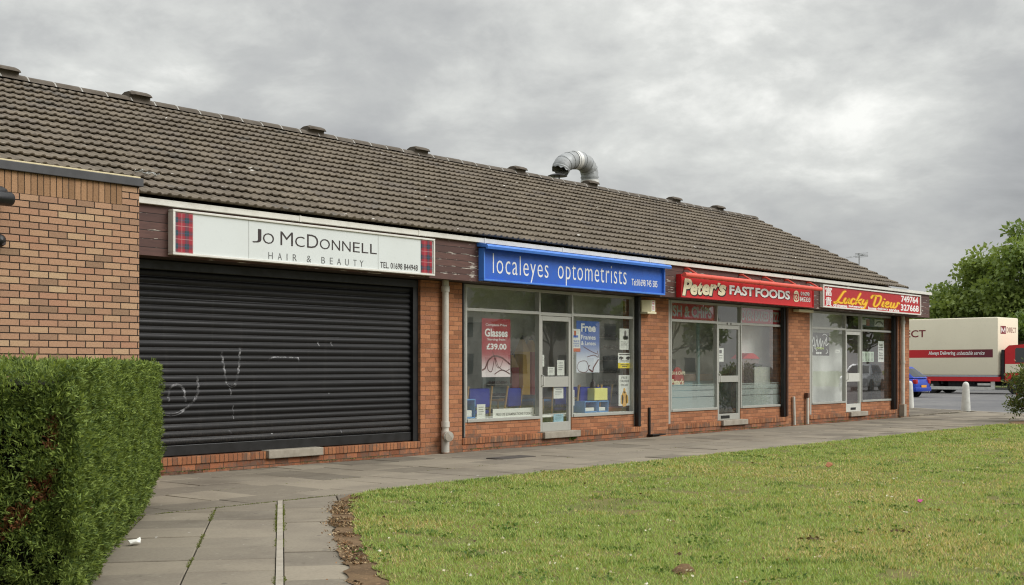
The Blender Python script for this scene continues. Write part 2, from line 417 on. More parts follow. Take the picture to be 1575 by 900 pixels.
def tartan():
    t = NT('red_tartan_print'); x, y, z = t.sep(t.n('NewGeometry').outputs['Position'])[:3]
    def bands(v):
        f = t.math('FRACT', t.math('DIVIDE', v, .165))
        dark = t.math('LESS_THAN', t.math('ABSOLUTE', t.math('SUBTRACT', f, .5)), .2)
        thin = t.math('LESS_THAN', t.math('ABSOLUTE', t.math('SUBTRACT', f, .5)), .035)
        wht = t.math('LESS_THAN', t.math('ABSOLUTE', t.math('SUBTRACT', f, .04)), .025)
        return dark, thin, wht
    dx, tx, hx = bands(x); dz, tz, hz = bands(z)
    c = rgb(150, 24, 42)
    c = t.mix(t.math('MULTIPLY', t.math('ADD', dx, dz), .5), c, rgb(18, 44, 50))
    c = t.mix(t.math('MULTIPLY', dx, dz), c, rgb(20, 52, 60))
    c = t.mix(t.math('MULTIPLY', t.math('MAXIMUM', tx, tz), .55), c, rgb(52, 72, 104))
    c = t.mix(t.math('MULTIPLY', t.math('MAXIMUM', hx, hz), .55), c, rgb(190, 150, 145))
    t.bsdf(c, .45); return t.m
M['tartan'] = tartan()

def frost():
    t = NT('frosted_film'); d = t.n('BsdfDiffuse'); d.inputs[0].default_value = rgb(190, 198, 192)
    tr = t.n('BsdfTransparent'); ms = t.n('MixShader'); ms.inputs[0].default_value = .5
    t.l(tr.outputs[0], ms.inputs[1]); t.l(d.outputs[0], ms.inputs[2]); t.l(ms.outputs[0], t.out.inputs[0]); return t.m
M['frost'] = frost()

# ------------------------------------------------------------------ the shop parade
shop = thing('shop_building', 'single storey red brick shop parade under one long brown tiled roof', 'building', (21.7, YP, 0))
PIERS = [(8.14, 9.13), (14.42, 15.41), (20.70, 21.72), (26.83, 28.08), (33.31, 34.27)]
for a, b in PIERS:
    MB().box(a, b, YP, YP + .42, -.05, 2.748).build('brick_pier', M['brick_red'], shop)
BAYS = [(PIERS[i][1], PIERS[i + 1][0]) for i in range(4)]
STEPX = [(wx(408, YP), wx(492, YP)), (wx(833, YP), wx(888, YP)), (wx(1108, YP), wx(1146, YP)), (wx(1305, YP), wx(1331, YP))]
for (a, b), (s0, s1) in zip(BAYS, STEPX):
    MB().box(a, b, YP - .004, YP + .34, -.05, .086).build('plinth', M['brick_plinth'], shop)
    m = MB()
    for q0, q1 in ((a, s0 - .004), (s1 + .004, b)): MB().bbox(q0, q1, YP - .022, YP + .34, .088, .19, .008).build('plinth_coping', M['rowlock'], shop)
    MB().bbox(s0, s1, YP - .075, YP + .34, .09, .205, .012).build('doorstep', M['concrete'], shop)

# body behind the shopfronts
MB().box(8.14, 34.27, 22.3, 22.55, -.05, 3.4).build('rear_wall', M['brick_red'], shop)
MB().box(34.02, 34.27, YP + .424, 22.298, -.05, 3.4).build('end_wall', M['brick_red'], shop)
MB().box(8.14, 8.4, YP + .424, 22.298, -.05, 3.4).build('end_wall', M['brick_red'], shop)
for i in (1, 2, 3):
    a, b = PIERS[i]; c = (a + b) / 2
    MB().box(c - .08, c + .08, YP + .424, 18.3, -.05, 2.898).build('party_wall', M['wall_in'], shop)
MB().box(8.402, 34.018, YP + .36, 22.29, -.02, .12).build('shop_floor', M['floor_in'], shop)
for q0, q1, yy in ((15.0, 21.12, 15.9), (21.3, 27.36, 15.75), (28.2, wx(1299, 14.5), 14.5), (wx(1342, 14.8), 34.018, 14.8)): MB().box(q0, q1, yy, yy + .12, .122, 2.89).build('back_room_wall', M['wall_in'], shop)
for q0, q1, yy in ((wx(880, 14.75), 21.12, 14.75), (wx(1138, 14.4), 27.36, 14.4)): MB().box(q0, q1, yy, yy + .08, .122, 2.89).build('added_pale_panel', M['wall_in'], shop)  # pale panels added close behind the glass so these panes look brighter
MB().box(8.402, 34.018, YP + .43, 22.29, 2.90, 2.98).build('shop_ceiling', M['ceil_in'], shop)
# head over the windows, soffit, fascia, eaves trim
MB().box(8.14, 34.27, YP + .08, YP + .42, 2.752, 3.38).build('lintel', M['soffit'], shop)
MB().box(8.6, 34.78, YF + .03, YP + .078, 2.756, 2.786).build('soffit', M['soffit'], shop)
m = MB().box(8.515, 34.81, YF, YF + .026, 2.75, 3.375); m.box(34.784, 34.81, YF + .028, 19.5, 2.75, 3.375)
m.build('fascia_board', M['fascia'], shop)
m = MB().bbox(8.515, 34.86, YF - .06, YF + .12, 3.382, 3.458, .006)
m.bbox(34.74, 34.86, YF + .122, 19.5, 3.382, 3.458, .006)
tr_ = m.build('eaves_trim', M['white_trim'], shop)
for px in (457, 640, 741, 861, 995, 1215, 1248):
    X = wx(px, YF); MB().box(X - .012, X + .012, YF - .066, YF - .02, 3.376, 3.464).build('joint_clip', M['white_trim'], tr_)
MB().box(32.9, 34.74, YF + .122, 22.3, 3.40, 3.45).build('flat_roof', M['coping'], shop)

# ---- the tiled roof: every course a rolled sheet, lapped over the one below
RX0, RX1, EY, EZ, RY, RZ, NC = 1.5, 33.02, 13.25, 3.478, 17.87, 5.70, 16
def roll(x):
    f = (x / .15) % 1.0
    return .019 * max(0.0, -math.cos(f * 2 * math.pi)) ** .7
slope = math.atan2(RZ - EZ, RY - EY); nY, nZ = -math.sin(slope), math.cos(slope)
m = MB(); xs = [RX0 + i * .15 / 8 for i in range(int((RX1 - RX0) / .15 * 8) + 1)]
rr = random.Random(3)
for k in range(NC):
    t0, t1 = k / NC, (k + 1.12) / NC
    jit = {}
    base = len(m.v); cols = []
    for x in xs:
        c = int(x / .30); q = jit.setdefault(c, (rr.uniform(-.004, .005), rr.uniform(-.006, .006)))
        h = roll(x); r3 = []
        y0 = EY + (RY - EY) * t0 + q[1]; z0 = EZ + (RZ - EZ) * t0
        y1 = EY + (RY - EY) * min(t1, 1.0); z1 = EZ + (RZ - EZ) * min(t1, 1.0)
        for (yy, zz, off) in ((y0 + .075, z0 + .036, -.012), (y0, z0, .030 + h + q[0]), (y0 - .002, z0, .046 + h + q[0]), (y1, z1, .002 + h * .9)):
            r3.append((x, yy + nY * off, zz + nZ * off))
        cols.append(r3)
    vs = [p for c in cols for p in c]
    fs = []
    for i in range(len(cols) - 1):
        for q in range(3): fs.append((i * 4 + q, i * 4 + 4 + q, i * 4 + 5 + q, i * 4 + 1 + q))
    m.add(vs, fs)
    # tile thickness seen along the verge
    L = cols[-1]; m.add(L + [(p[0], p[1], p[2] - .03) for p in L[1:]][::-1], [tuple(range(7))])
roof = m.build('roof', M['tile'], shop, smooth=True)
rs = MB().quad((RX0, RY + .01, RZ), (RX1, RY + .01, RZ), (RX1, 2 * RY - EY, EZ), (RX0, 2 * RY - EY, EZ)); rs.build('rear_slope', M['tile'], roof)
MB().prism([(YF + .2, 3.452), (22.2, 3.452), (RY, RZ - .03)], 'x', 32.75, 32.95).build('gable_wall', M['brick_red'], roof)
m = MB(); x = RX0; mor = MB(); prof0 = [(-.14, -.05), (-.09, .012), (-.035, .04), (.035, .04), (.09, .012), (.14, -.05)]
while x < RX1 - .05:
    e = min(x + .445, RX1 + .01); n = len(prof0); dz = rr.uniform(-.006, .006)
    for (xa, xb, g0, g1, tgt) in ((x + .012, e - .012, 1.0, 1.05, m), (e - .012, e + .012, 1.07, 1.07, mor)):
        vs = [(xa, RY + p[0] * g0, RZ + .045 + dz + p[1] * g0) for p in prof0] + [(xb, RY + p[0] * g1, RZ + .045 + dz + p[1] * g1) for p in prof0]
        tgt.add(vs, [(i, i + 1, n + i + 1, n + i) for i in range(n - 1)] + [tuple(range(n)), tuple(range(2 * n - 1, n - 1, -1))])
    x += .45
rc = m.build('ridge_cap', M['ridge'], roof)
mor.build('mortar_joint', M['lead'], roof)
for px in (5, 210, 481, 643, 795, 907, 1036, 1103):
    X = wx(px, RY); m = MB(); pr = [(-.10, -.08), (-.11, .03), (-.19, .02), (-.165, .06), (-.07, .10), (.07, .10), (.165, .06), (.19, .02), (.11, .03), (.10, -.08)]; n = 10
    L = .40; vs = []
    for f, g in ((-.5, .8), (-.36, 1.0), (.36, 1.0), (.5, .8)):
        vs += [(X + L * f, RY + p[0] * g, RZ + .085 + p[1] * (g if p[1] > 0 else 1)) for p in pr]
    fs = [(b * n + i, b * n + i + 1, b * n + n + i + 1, b * n + n + i) for b in range(3) for i in range(n - 1)] + [tuple(range(n)), tuple(range(4 * n - 1, 3 * n - 1, -1))]
    m.add(vs, fs)
    m.build('ridge_vent', M['ridge'], roof)

# ---- roller shutter of the first shop
a, b = BAYS[0]; P = .0915; NS = 28
def slat_y(z):
    f = ((z - .345) / P) % 1.0
    return 13.835 - .017 * math.sin(min(1.0, f / .86) * math.pi) ** .7 if f < .86 else 13.838
m = MB(); zs = []
for k in range(NS - 1):
    for f in (0, .07, .2, .36, .52, .68, .80, .86, .93):
        z = .345 + (k + f) * P
        if z < 2.745: zs.append(z)
vs = []; fs = []; NX = 9
rr = random.Random(5); sag = [rr.uniform(-.002, .003) for _ in range(NS)]
for z in zs:
    k = int((z - .345) / P)
    for i in range(NX):
        X = a + .1 + (b - a - .22) * i / (NX - 1)
        vs.append((X, slat_y(z) + sag[k] * math.sin(i * 1.3 + k), z))
for r_ in range(len(zs) - 1):
    for i in range(NX - 1): fs.append((r_ * NX + i, r_ * NX + i + 1, (r_ + 1) * NX + i + 1, (r_ + 1) * NX + i))
m.add(vs, fs)
shut = m.build('roller_shutter', M['shutter'], shop, smooth=True)
MB().bbox(a + .1, b - .12, 13.805, 13.85, .20, .34, .008).build('bottom_rail', M['black_steel'], shut)
for x0, x1 in ((a + .01, a + .1), (b - .12, b - .005)):
    MB().bbox(x0, x1, 13.765, 13.87, .19, 2.745, .006).build('guide_rail', M['black_steel'], shut)
MB().bbox(a + .01, b - .005, 13.76, 13.95, 2.62, 2.744, .01).build('shutter_box', M['black_steel'], shut)
t = NT('sprayed_graffiti'); tp = t.n('BsdfTransparent'); df = t.n('BsdfDiffuse'); df.inputs[0].default_value = rgb(196, 196, 198)
ms = t.n('MixShader'); pz = t.n('NewGeometry').outputs['Position']
t.l(t.mapr(t.noise(pz, 13, 3), .38, .68, .03, .5), ms.inputs[0]); t.l(tp.outputs[0], ms.inputs[1]); t.l(df.outputs[0], ms.inputs[2]); t.l(ms.outputs[0], t.out.inputs[0])
M['graf'] = t.m
g = MB()
def onsh(cx, cy):                                               # photo coordinates on the shutter
    px, py = 200 + cx / 2.5, 380 + cy / 2.5
    return wx(px, 13.83), wz(px, py, 13.83)
def spray(pts, w):
    q = [onsh(*p) for p in pts]
    g.ribbon(q, w, lambda u, v: (u, slat_y(v) - .0025, v), sub=26)
spray([(100, 625), (135, 643), (180, 640), (230, 605), (258, 560), (255, 500)], .035)
spray([(146, 590), (150, 545), (175, 530), (203, 545), (210, 592)], .034)
spray([(350, 405), (360, 470), (372, 525), (400, 530), (415, 470), (420, 390)], .032)
spray([(530, 442), (535, 428), (560, 423), (600, 424), (645, 426)], .018)
spray([(643, 428), (648, 440)], .018); spray([(720, 365), (724, 380)], .018); spray([(770, 366), (774, 380)], .02)
spray([(383, 545), (386, 570)], .014); spray([(393, 610), (395, 660)], .01); spray([(378, 705), (386, 715)], .02); spray([(808, 702), (810, 714)], .016)
g.build('graffiti', M['graf'], shut)

# ---- glazed shopfronts
def shopfront(bay, xl, d0, d1, xr, lguide=False):
    fm = .045; zt, zs0, zs1 = 2.745, .44, .49
    win = []
    for side, (x0, x1) in (('l', (xl, d0)), ('r', (d1, xr))):
        MB().box(x0, x1, YG - .04, YG + .16, .192, zs0 - .002).build('stall_riser', M['brick_red'], shop)
        f = MB()
        f.bbox(x0, x0 + fm, YG - .05, YG + .05, zs0, zt, .004); f.bbox(x1 - fm, x1, YG - .05, YG + .05, zs0, zt, .004)
        f.bbox(x0 + fm, x1 - fm, YG - .065, YG + .05, zs0, zs1, .004)
        f.bbox(x0 + fm, x1 - fm, YG - .05, YG + .05, 2.30, 2.352, .004); f.bbox(x0 + fm, x1 - fm, YG - .045, YG + .05, zt - .05, zt, .004)
        w = f.build('shop_window', M['alu'], shop)
        MB().box(x0 + fm - .005, x1 - fm + .005, YG - .003, YG + .003, zs1 - .005, 2.305).build('pane', M['glass'], w)
        MB().box(x0 + fm - .005, x1 - fm + .005, YG - .003, YG + .003, 2.345, zt - .045).build('pane', M['glass'], w)
        win.append(w)
    f = MB(); f.bbox(d0 + .002, d1 - .002, YG - .045, YG + .05, zt - .05, zt, .004); f.bbox(d0 + .002, d1 - .002, YG - .045, YG + .05, 2.285, 2.345, .004)
    w = f.build('fanlight', M['alu'], shop)
    MB().box(d0 + .005, d1 - .005, YG - .003, YG + .003, 2.34, zt - .045).build('pane', M['glass'], w)
    win.append(w)
    for x0, x1 in (((bay[0] + .005, bay[0] + .05),) if lguide else ()) + ((bay[1] - .09, bay[1] - .008),):
        MB().bbox(x0, x1, YP - .012, YG - .052, .195, 2.746, .006).build('shutter_guide', M['black_steel'], shop)
    for x0, x1 in ((bay[0] + (.055 if lguide else .004), xl - .002), (xr + .002, bay[1] - .002)):
        if x1 - x0 > .02: MB().bbox(x0, x1, YG - .045, YG + .06, .195, 2.745, .004).build('side_post', M['alu'], shop)
    return win
def door(d0, d1, rail=(1.0, 1.19), stile=.075, mat='alu', low=.16):
    z0, z1 = .205, 2.28; y0, y1 = YG - .03, YG + .03
    f = MB(); f.bbox(d0 + .012, d0 + stile, y0, y1, z0, z1, .005); f.bbox(d1 - stile, d1 - .012, y0, y1, z0, z1, .005)
    f.bbox(d0 + stile, d1 - stile, y0, y1, z1 - .085, z1, .005); f.bbox(d0 + stile, d1 - stile, y0, y1, z0, z0 + low, .005)
    f.bbox(d0 + stile, d1 - stile, y0 + .004, y1 - .004, rail[0], rail[1], .005)
    d = f.build('door', M[mat], shop)
    MB().box(d0 + stile - .004, d1 - stile + .004, YG - .003, YG + .003, z0 + low - .004, rail[0] + .004).build('pane', M['glass'], d)
    MB().box(d0 + stile - .004, d1 - stile + .004, YG - .003, YG + .003, rail[1] - .004, z1 - .081).build('pane', M['glass'], d)
    h = MB().tube([(d0 + .05, y0 - .002, 1.02), (d0 + .05, y0 - .05, 1.04), (d0 + .05, y0 - .05, 1.2), (d0 + .05, y0 - .002, 1.22)], .011, 8)
    h.build('handle', M['alu_white'], d, smooth=True)
    return d
OPT = (wx(712, YG), wx(828, YG), wx(876, YG), 20.61)
PET = (wx(1028, YG), wx(1101, YG), wx(1136, YG), wx(1204, YG))
LUC = (wx(1245, YG), wx(1298.5, YG), wx(1322, YG), wx(1375, YG))
w_opt = shopfront(BAYS[1], *OPT, True); d_opt = door(OPT[1], OPT[2])
w_pet = shopfront(BAYS[2], *PET); d_pet = door(PET[1], PET[2], (1.03, 1.17), mat='alu', low=.13)
w_luc = shopfront(BAYS[3], *LUC); d_luc = door(LUC[1], LUC[2], (.98, 1.2), mat='alu_white', low=.2)
MB().box(PET[1] + .15, PET[1] + .52, YG - .038, YG - .031, .235, .30).build('letterbox', M['black_steel'], d_pet)
MB().box(LUC[1] + .3, LUC[1] + .6, YG - .038, YG - .031, .25, .31).build('letterbox', M['black_steel'], d_luc)
MB().text('11', PET[1] + .38, PET[1] + .58, 2.292, 2.335, YG - .048, weight=.01).build('door_number', M['ink'], w_pet[2])
# rotten timber strip on the reveals
for X in (26.83, 33.31):
    MB().bbox(X - .004, X + .05, YP - .05, YP - .002, .2, 2.74, .004).build('timber_strip', M['rust'], shop)

# ---- brown brick wing at the left
wing = thing('brick_extension', 'buff brown brick flat-roofed block standing forward at the left end of the parade', 'building', (2.0, 12.6, 0))
MB().box(-7, 8.51, 12.6, 13.71, -.05, 3.228).build('wall', M['brick_buff'], wing)
MB().box(-7, 8.51 - .225, 12.602, 13.70, 3.23, 3.458).build('soldier_course', M['soldier_buff'], wing)
MB().box(8.51 - .225, 8.51, 12.6, 13.705, 3.23, 3.458).build('corner_brickwork', M['brick_buff'], wing)
cp = MB().bbox(-7.0, 8.545, 12.56, 13.74, 3.46, 3.555, .006).build('coping', M['coping'], wing)
MB().bbox(-7.0, 8.52, 12.585, 13.72, 3.557, 3.575, .004).build('flashing', M['cream'], cp)
# ------------------------------------------------------------------ shop signs
# -- hairdresser: pale panel in a white frame with tartan ends
Y0 = YF - .10; x0, x1, z0, z1 = wx(265, Y0), wx(668, Y0), 2.775, 3.345
s1 = thing('shop_sign', 'long pale grey hair and beauty sign with a tartan panel at each end', 'shop sign', ((x0 + x1) / 2, YF, z0), 'signs on the fascia')
MB().box(x0 + .03, x1 - .03, Y0 + .012, YF - .002, z0 + .02, z1 - .02).build('panel', M['sign_white'], s1)
f = MB()
f.bbox(x0, x1, Y0 - .012, YF - .002, z1 - .028, z1, .005); f.bbox(x0, x1, Y0 - .012, YF - .002, z0, z0 + .028, .005)
f.bbox(x0, x0 + .035, Y0 - .012, YF - .002, z0 + .03, z1 - .03, .005); f.bbox(x1 - .03, x1, Y0 - .012, YF - .002, z0 + .03, z1 - .03, .005)
f.build('frame', M['white_trim'], s1)
for pa, pb in ((268.5, 297), (647.5, 664.5)):
    MB().box(wx(pa, Y0), wx(pb, Y0), Y0 + .006, Y0 + .011, z0 + .032, z1 - .032).build('tartan_panel', M['tartan'], s1)
jn = MB()
for px in (383, 582): jn.box(wx(px, Y0) - .003, wx(px, Y0) + .003, Y0 + .0095, Y0 + .0115, z0 + .03, z1 - .03)
jn.build('panel_joint', paint('panel_joint_grey', rgb(168, 170, 166), .5), s1)
zf = lambda f: z1 - f * (z1 - z0)
SZ = Y0 + .010
def word(m, txt, pa, pb, fa, fb, zf, Y, **k): m.text(txt, wx(pa, Y), wx(pb, Y), zf(fb), zf(fa), Y, **k)
m = MB()
for ch, pa, pb, big in (('J', 388, 401.5, 1), ('O', 404, 421, 0), ('M', 431, 450, 1), ('C', 453.5, 468, 0), ('D', 472, 489, 1), ('O', 491.5, 507, 0), ('N', 510, 522.5, 0), ('N', 526, 538.8, 0), ('E', 542.5, 553, 0), ('L', 556, 566, 0), ('L', 569, 579, 0)):
    word(m, ch, pa, pb, .235 if big else .31, .56, zf, SZ, weight=-.008)
m.build('shop_name', M['ink'], s1)
m = MB(); px = 412.5
for ch, pa, pb in (('H', 412.5, 419), ('A', 427, 433), ('I', 440.5, 441.6), ('R', 450, 456), ('&', 471.5, 478), ('B', 494, 499.5), ('E', 507, 511.5), ('A', 518, 524), ('U', 530.5, 536), ('T', 543, 548), ('Y', 553, 558.5)):
    word(m, ch, pa, pb, .755, .915, zf, SZ, weight=-.012)
m.build('trade_lettering', M['greyink'], s1)
m = MB(); word(m, 'TEL. 01698 844948', 584.5, 642, .745, .90, zf, SZ); m.build('phone_number', M['ink'], s1)

# -- optometrist: blue tray sign under a lighter blue hood
Y0 = YF - .10; x0, x1, z0, z1 = wx(742.5, Y0), wx(1021.5, Y0), 2.765, 3.30
s2 = thing('shop_sign', 'blue optometrist sign with white lettering under a lighter blue hood', 'shop sign', ((x0 + x1) / 2, YF, z0), 'signs on the fascia')
MB().box(x0 + .02, x1 - .02, Y0 + .03, YF - .002, z0 + .02, z1).build('panel', M['blue'], s2)
f = MB(); f.bbox(x0, x1, Y0 - .02, YF - .002, z0, z0 + .03, .005)
f.bbox(x0, x0 + .03, Y0 - .02, YF - .002, z0 + .032, z1, .005); f.bbox(x1 - .03, x1, Y0 - .02, YF - .002, z0 + .032, z1, .005)
f.build('frame', M['blue_trim'], s2)
xh0, xh1 = wx(747, Y0 - .1), wx(1030, Y0 - .1)
MB().prism([(YF - .002, 3.385), (Y0 - .12, 3.345), (Y0 - .145, 3.315), (Y0 - .13, 3.275), (Y0 - .10, 3.275), (Y0 - .09, 3.305), (YF - .002, 3.32)], 'x', xh0, xh1).build('hood', M['blue_trim'], s2)
zf = lambda f: z1 - f * (z1 - z0); SZ = Y0 + .028
m = MB()
word(m, 'localeyes', 757.5, 843, .13, .945, zf, SZ, weight=-.008, spacing=1.14); word(m, 'optometrists', 857.5, 963, .13, .945, zf, SZ, weight=-.008, spacing=1.14)
m.build('shop_name', M['white'], s2)
m = MB(); word(m, 'Tel:01698 745 585', 971, 1010.5, .50, .735, zf, SZ, weight=.004); m.build('phone_number', M['white'], s2)

# -- fast food: red tray sign, faded lamp trough on five arms
Y0 = YF - .10; x0, x1, z0, z1 = wx(1046, Y0), wx(1250, Y0), 2.755, 3.215
s3 = thing('shop_sign', 'red fast food sign with cream and white lettering beneath a faded red lamp trough', 'shop sign', ((x0 + x1) / 2, YF, z0), 'signs on the fascia')
MB().box(x0 + .012, x1 - .012, Y0, YF - .002, z0 + .012, z1 - .012).build('panel', M['red'], s3)
f = MB(); f.bbox(x0, x1, Y0 - .025, YF - .002, z0, z0 + .02, .004); f.bbox(x0, x0 + .02, Y0 - .025, YF - .002, z0 + .022, z1, .004); f.bbox(x1 - .02, x1, Y0 - .025, YF - .002, z0 + .022, z1, .004)
f.bbox(x0 + .022, x1 - .022, Y0 - .025, YF - .002, z1 - .02, z1, .004); f.build('frame', M['red'], s3)
TY = Y0 - .2; TZ = wz(1154, 433.5, TY)
ta, tb = wx(1052, TY), wx(1262, TY)
m = MB().tube([(ta, TY, TZ), (tb, TY, TZ)], .05, 16); m.tube([(wx(1167, TY) - .05, TY, TZ), (wx(1167, TY) + .05, TY, TZ)], .054, 16)
lt = m.build('lamp_trough', M['salmon'], s3, smooth=True)
for px in (1052, 1136, 1172, 1206, 1240):
    X = wx(px, YF) ; MB().tube([(X, YF - .004, 3.345), (X, YF - .09, 3.34), (X, TY + .01, TZ + .04)], .02, 8).build('bracket', M['salmon'], lt, smooth=True)
zf = lambda f: z1 - f * (z1 - z0); SZ = Y0 - .002
m = MB(); m2 = MB()
for ch, pa, pb, fa, fb in (('P', 1049, 1064, .17, .92), ('e', 1061.5, 1072.5, .39, .87), ('t', 1072.5, 1080, .27, .85), ('e', 1079.5, 1091, .34, .83), ('r', 1090, 1102.5, .31, .83), ("'", 1103, 1107.5, .22, .40), ('s', 1103.5, 1116.5, .29, .79)):
    word(m, ch, pa, pb, fa, fb, zf, SZ - .012, shear=.22, weight=.045); word(m2, ch, pa + .9, pb + 1.2, fa + .05, fb + .05, zf, SZ - .002, shear=.22, weight=.05)
m2.build('letter_shadow', M['ink'], s3); m.build('shop_name', M['creamltr'], s3)
m = MB(); m2 = MB()
for txt, pa, pb in (('FAST', 1121.5, 1159), ('FOODS', 1161.5, 1214.5)):
    word(m, txt, pa, pb, .27, .70, zf, SZ - .008, weight=.034, spacing=.97); word(m2, txt, pa + .5, pb + .8, .295, .725, zf, SZ, weight=.034, spacing=.97)
m2.build('letter_shadow', M['ink'], s3); m.build('trade_lettering', M['white'], s3)
m = MB(); word(m, '01698', 1231, 1244.5, .235, .43, zf, SZ - .004, weight=.02); word(m, '845333', 1229.5, 1245.8, .50, .73, zf, SZ - .004, weight=.02); m.build('phone_number', M['white'], s3)
m = MB(); pa, pb = wx(1219.5, SZ), wx(1228.5, SZ)
m.ribbon([(pa + .04, zf(.42)), (pa + .07, zf(.29)), ((pa + pb) / 2, zf(.25)), (pb - .07, zf(.29)), (pb - .03, zf(.45)), (pb - .04, zf(.68)), ((pa + pb) / 2, zf(.74)), (pa + .04, zf(.68)), (pa + .04, zf(.42))], .035, lambda u, v: (u, SZ - .004, v))
m.ribbon([(pa + .06, zf(.36)), ((pa + pb) / 2, zf(.34)), (pb - .06, zf(.36))], .035, lambda u, v: (u, SZ - .005, v))
m.lathe(((pa + pb) / 2, SZ - .004, zf(.55)), [(.055, 0), (.055, .003)], 14, 'y'); m.build('telephone_symbol', M['creamltr'], s3)
MB().lathe(((pa + pb) / 2, SZ - .009, zf(.55)), [(.022, 0), (.022, .003)], 10, 'y').build('telephone_dial', M['red'], s3)

# -- takeaway: red panel in a white frame, two characters, yellow script
Y0 = YF - .08; x0, x1, z0, z1 = wx(1265, Y0), wx(1415.5, Y0), 2.79, 3.335
s4 = thing('shop_sign', 'red takeaway sign with yellow script and Chinese characters in a white frame', 'shop sign', ((x0 + x1) / 2, YF, z0), 'signs on the fascia')
MB().box(x0 + .03, x1 - .03, Y0 + .01, YF - .002, z0 + .03, z1 - .03).build('panel', M['red_deep'], s4)
f = MB(); f.bbox(x0, x1, Y0 - .015, YF - .002, z1 - .035, z1, .004); f.bbox(x0, x1, Y0 - .015, YF - .002, z0, z0 + .035, .004)
f.bbox(x0, x0 + .06, Y0 - .015, YF - .002, z0 + .037, z1 - .037, .004); f.bbox(x1 - .05, x1, Y0 - .015, YF - .002, z0 + .037, z1 - .037, .004)
f.build('frame', M['white_trim'], s4)
zf = lambda f: z1 - f * (z1 - z0); SZ = Y0 + .009
m = MB(); word(m, '\u5bcc', 1269, 1279, .09, .475, zf, SZ, weight=.012); word(m, '\u8cb4', 1269, 1279, .525, .92, zf, SZ, weight=.012); m.build('characters', M['white'], s4)
m = MB(); word(m, '749764', 1385.5, 1411.5, .10, .43, zf, SZ, weight=.03); word(m, '327668', 1385, 1412.5, .52, .85, zf, SZ, weight=.03); m.build('phone_number', M['white'], s4)
m = MB()
for txt, pa, pb in (('chinese', 1281, 1302.5), ('takeaway', 1304.5, 1328.5), ('home', 1335, 1347.5), ('delivery', 1349, 1365.5), ('service', 1367, 1382.5)):
    word(m, txt, pa, pb, .79, .925, zf, SZ, weight=.03)
m.build('trade_lettering', M['white'], s4)
STRK = [[(.62, 1.0), (.5, .93), (.33, .5), (.16, .1), (.02, .04), (.1, -.02), (.24, .1), (.42, .03), (.6, .1)],
        [(.68, .46), (.6, .2), (.68, .04), (.8, .14), (.9, .46)], [(.9, .46), (.86, .12), (1.0, .06)],
        [(1.28, .4), (1.17, .47), (1.06, .3), (1.06, .1), (1.16, .02), (1.3, .12)],
        [(1.6, .98), (1.46, .5), (1.36, .03)], [(1.74, .5), (1.44, .26), (1.56, .22), (1.74, .02)],
        [(1.86, .46), (1.8, .2), (1.9, .07), (2.02, .2), (2.12, .46)], [(2.12, .46), (2.04, .0), (1.92, -.3), (1.78, -.26)],
        [(2.36, .66), (2.44, .88), (2.66, .86), (2.64, .5), (2.6, .12), (2.74, -.01), (2.95, .28), (3.04, .72), (2.96, .92), (2.74, .9), (2.5, .92)],
        [(3.25, .46), (3.18, .12), (3.3, .05)], [(3.29, .66), (3.31, .7)],
        [(3.42, .24), (3.58, .32), (3.62, .44), (3.5, .47), (3.41, .3), (3.43, .1), (3.55, .03), (3.7, .12)],
        [(3.82, .46), (3.78, .12), (3.88, .03), (3.99, .2), (4.04, .44)], [(4.04, .44), (4.0, .1), (4.1, .03), (4.24, .22), (4.3, .5), (4.42, .42)]]
xa, xb = wx(1283, SZ), wx(1383, SZ); kx = (xb - xa) / 4.45; kz = (zf(.2) - zf(.76))
for nm, w, mt, dy in (('script_outline', .20, 'ochre', .0), ('shop_name', .115, 'yellow', .004)):
    m = MB()
    for s_ in STRK: m.ribbon(s_, w, lambda u, v, dy=dy: (xa + u * kx + (v * .1 - .03), SZ - .001 - dy - .0004 * (u % 1), zf(.76) + v * kz))
    m.build(nm, M[mt], s4)

# ------------------------------------------------------------------ fittings fixed to the walls and roof
def drainpipe(name, label, X, Y, foot, flip):
    t = thing(name, label, 'drainpipe', (X, Y, 0))
    MB().tube([(X, Y, .34), (X, Y, 2.76)], .056, 18).build('pipe', M['pipe'], t, smooth=True)
    for z in ((.44, 2.62) if foot else (2.6, 1.5)): MB().tube([(X, Y, z - .045), (X, Y, z + .045)], .069, 18).build('collar', M['pipe'], t, smooth=True)
    if foot:
        m = MB().tube([(X, Y, -.01), (X, Y, .34)], .066, 18)
        m.tube([(X - .01, Y - .02, .27), (X - .06, Y - .13, .25)], [.075, .085], 18); m.build('shoe', M['pipe'], t, smooth=True)
        MB().tube([(X - .06, Y - .131, .25), (X - .0615, Y - .137, .25)], .072, 18).build('access_cap', M['concrete'], t, smooth=True)
    else:
        MB().bbox(X - .085, X + .085, Y - .08, Y + .07, -.01, .33, .01).build('shoe', M['concrete'], t)
drainpipe('drainpipe', 'pale grey drainpipe with a round access cap between hairdresser and optometrist', wx(685.5, YP - .09), YP - .075, True, 0)
drainpipe('drainpipe', 'pale grey drainpipe with a square boot on the end pier beside takeaway', wx(1388.5, YP - .09), YP - .08, False, 0)
X = wx(1221.5, YP - .05); m = MB().tube([(X, YP - .05, -.01), (X - .04, YP - .05, .66)], .034, 12)
tag(m.build('waste_pipe', M['pipe'], smooth=True), 'short white stub of pipe standing against the brick pier left of takeaway', 'pipe')
X = wx(1241, YP - .05); t = thing('standpipe', 'short rusty grey upright pipe with a fitting on top beside takeaway window', 'pipe', (X, YP - .06, 0))
MB().tube([(X, YP - .06, -.01), (X, YP - .06, .62)], .036, 12).build('pipe', M['pipe'], t, smooth=True)
MB().bbox(X - .06, X + .055, YP - .1, YP - .004, .62, .74, .02).build('fitting', M['rust'], t)
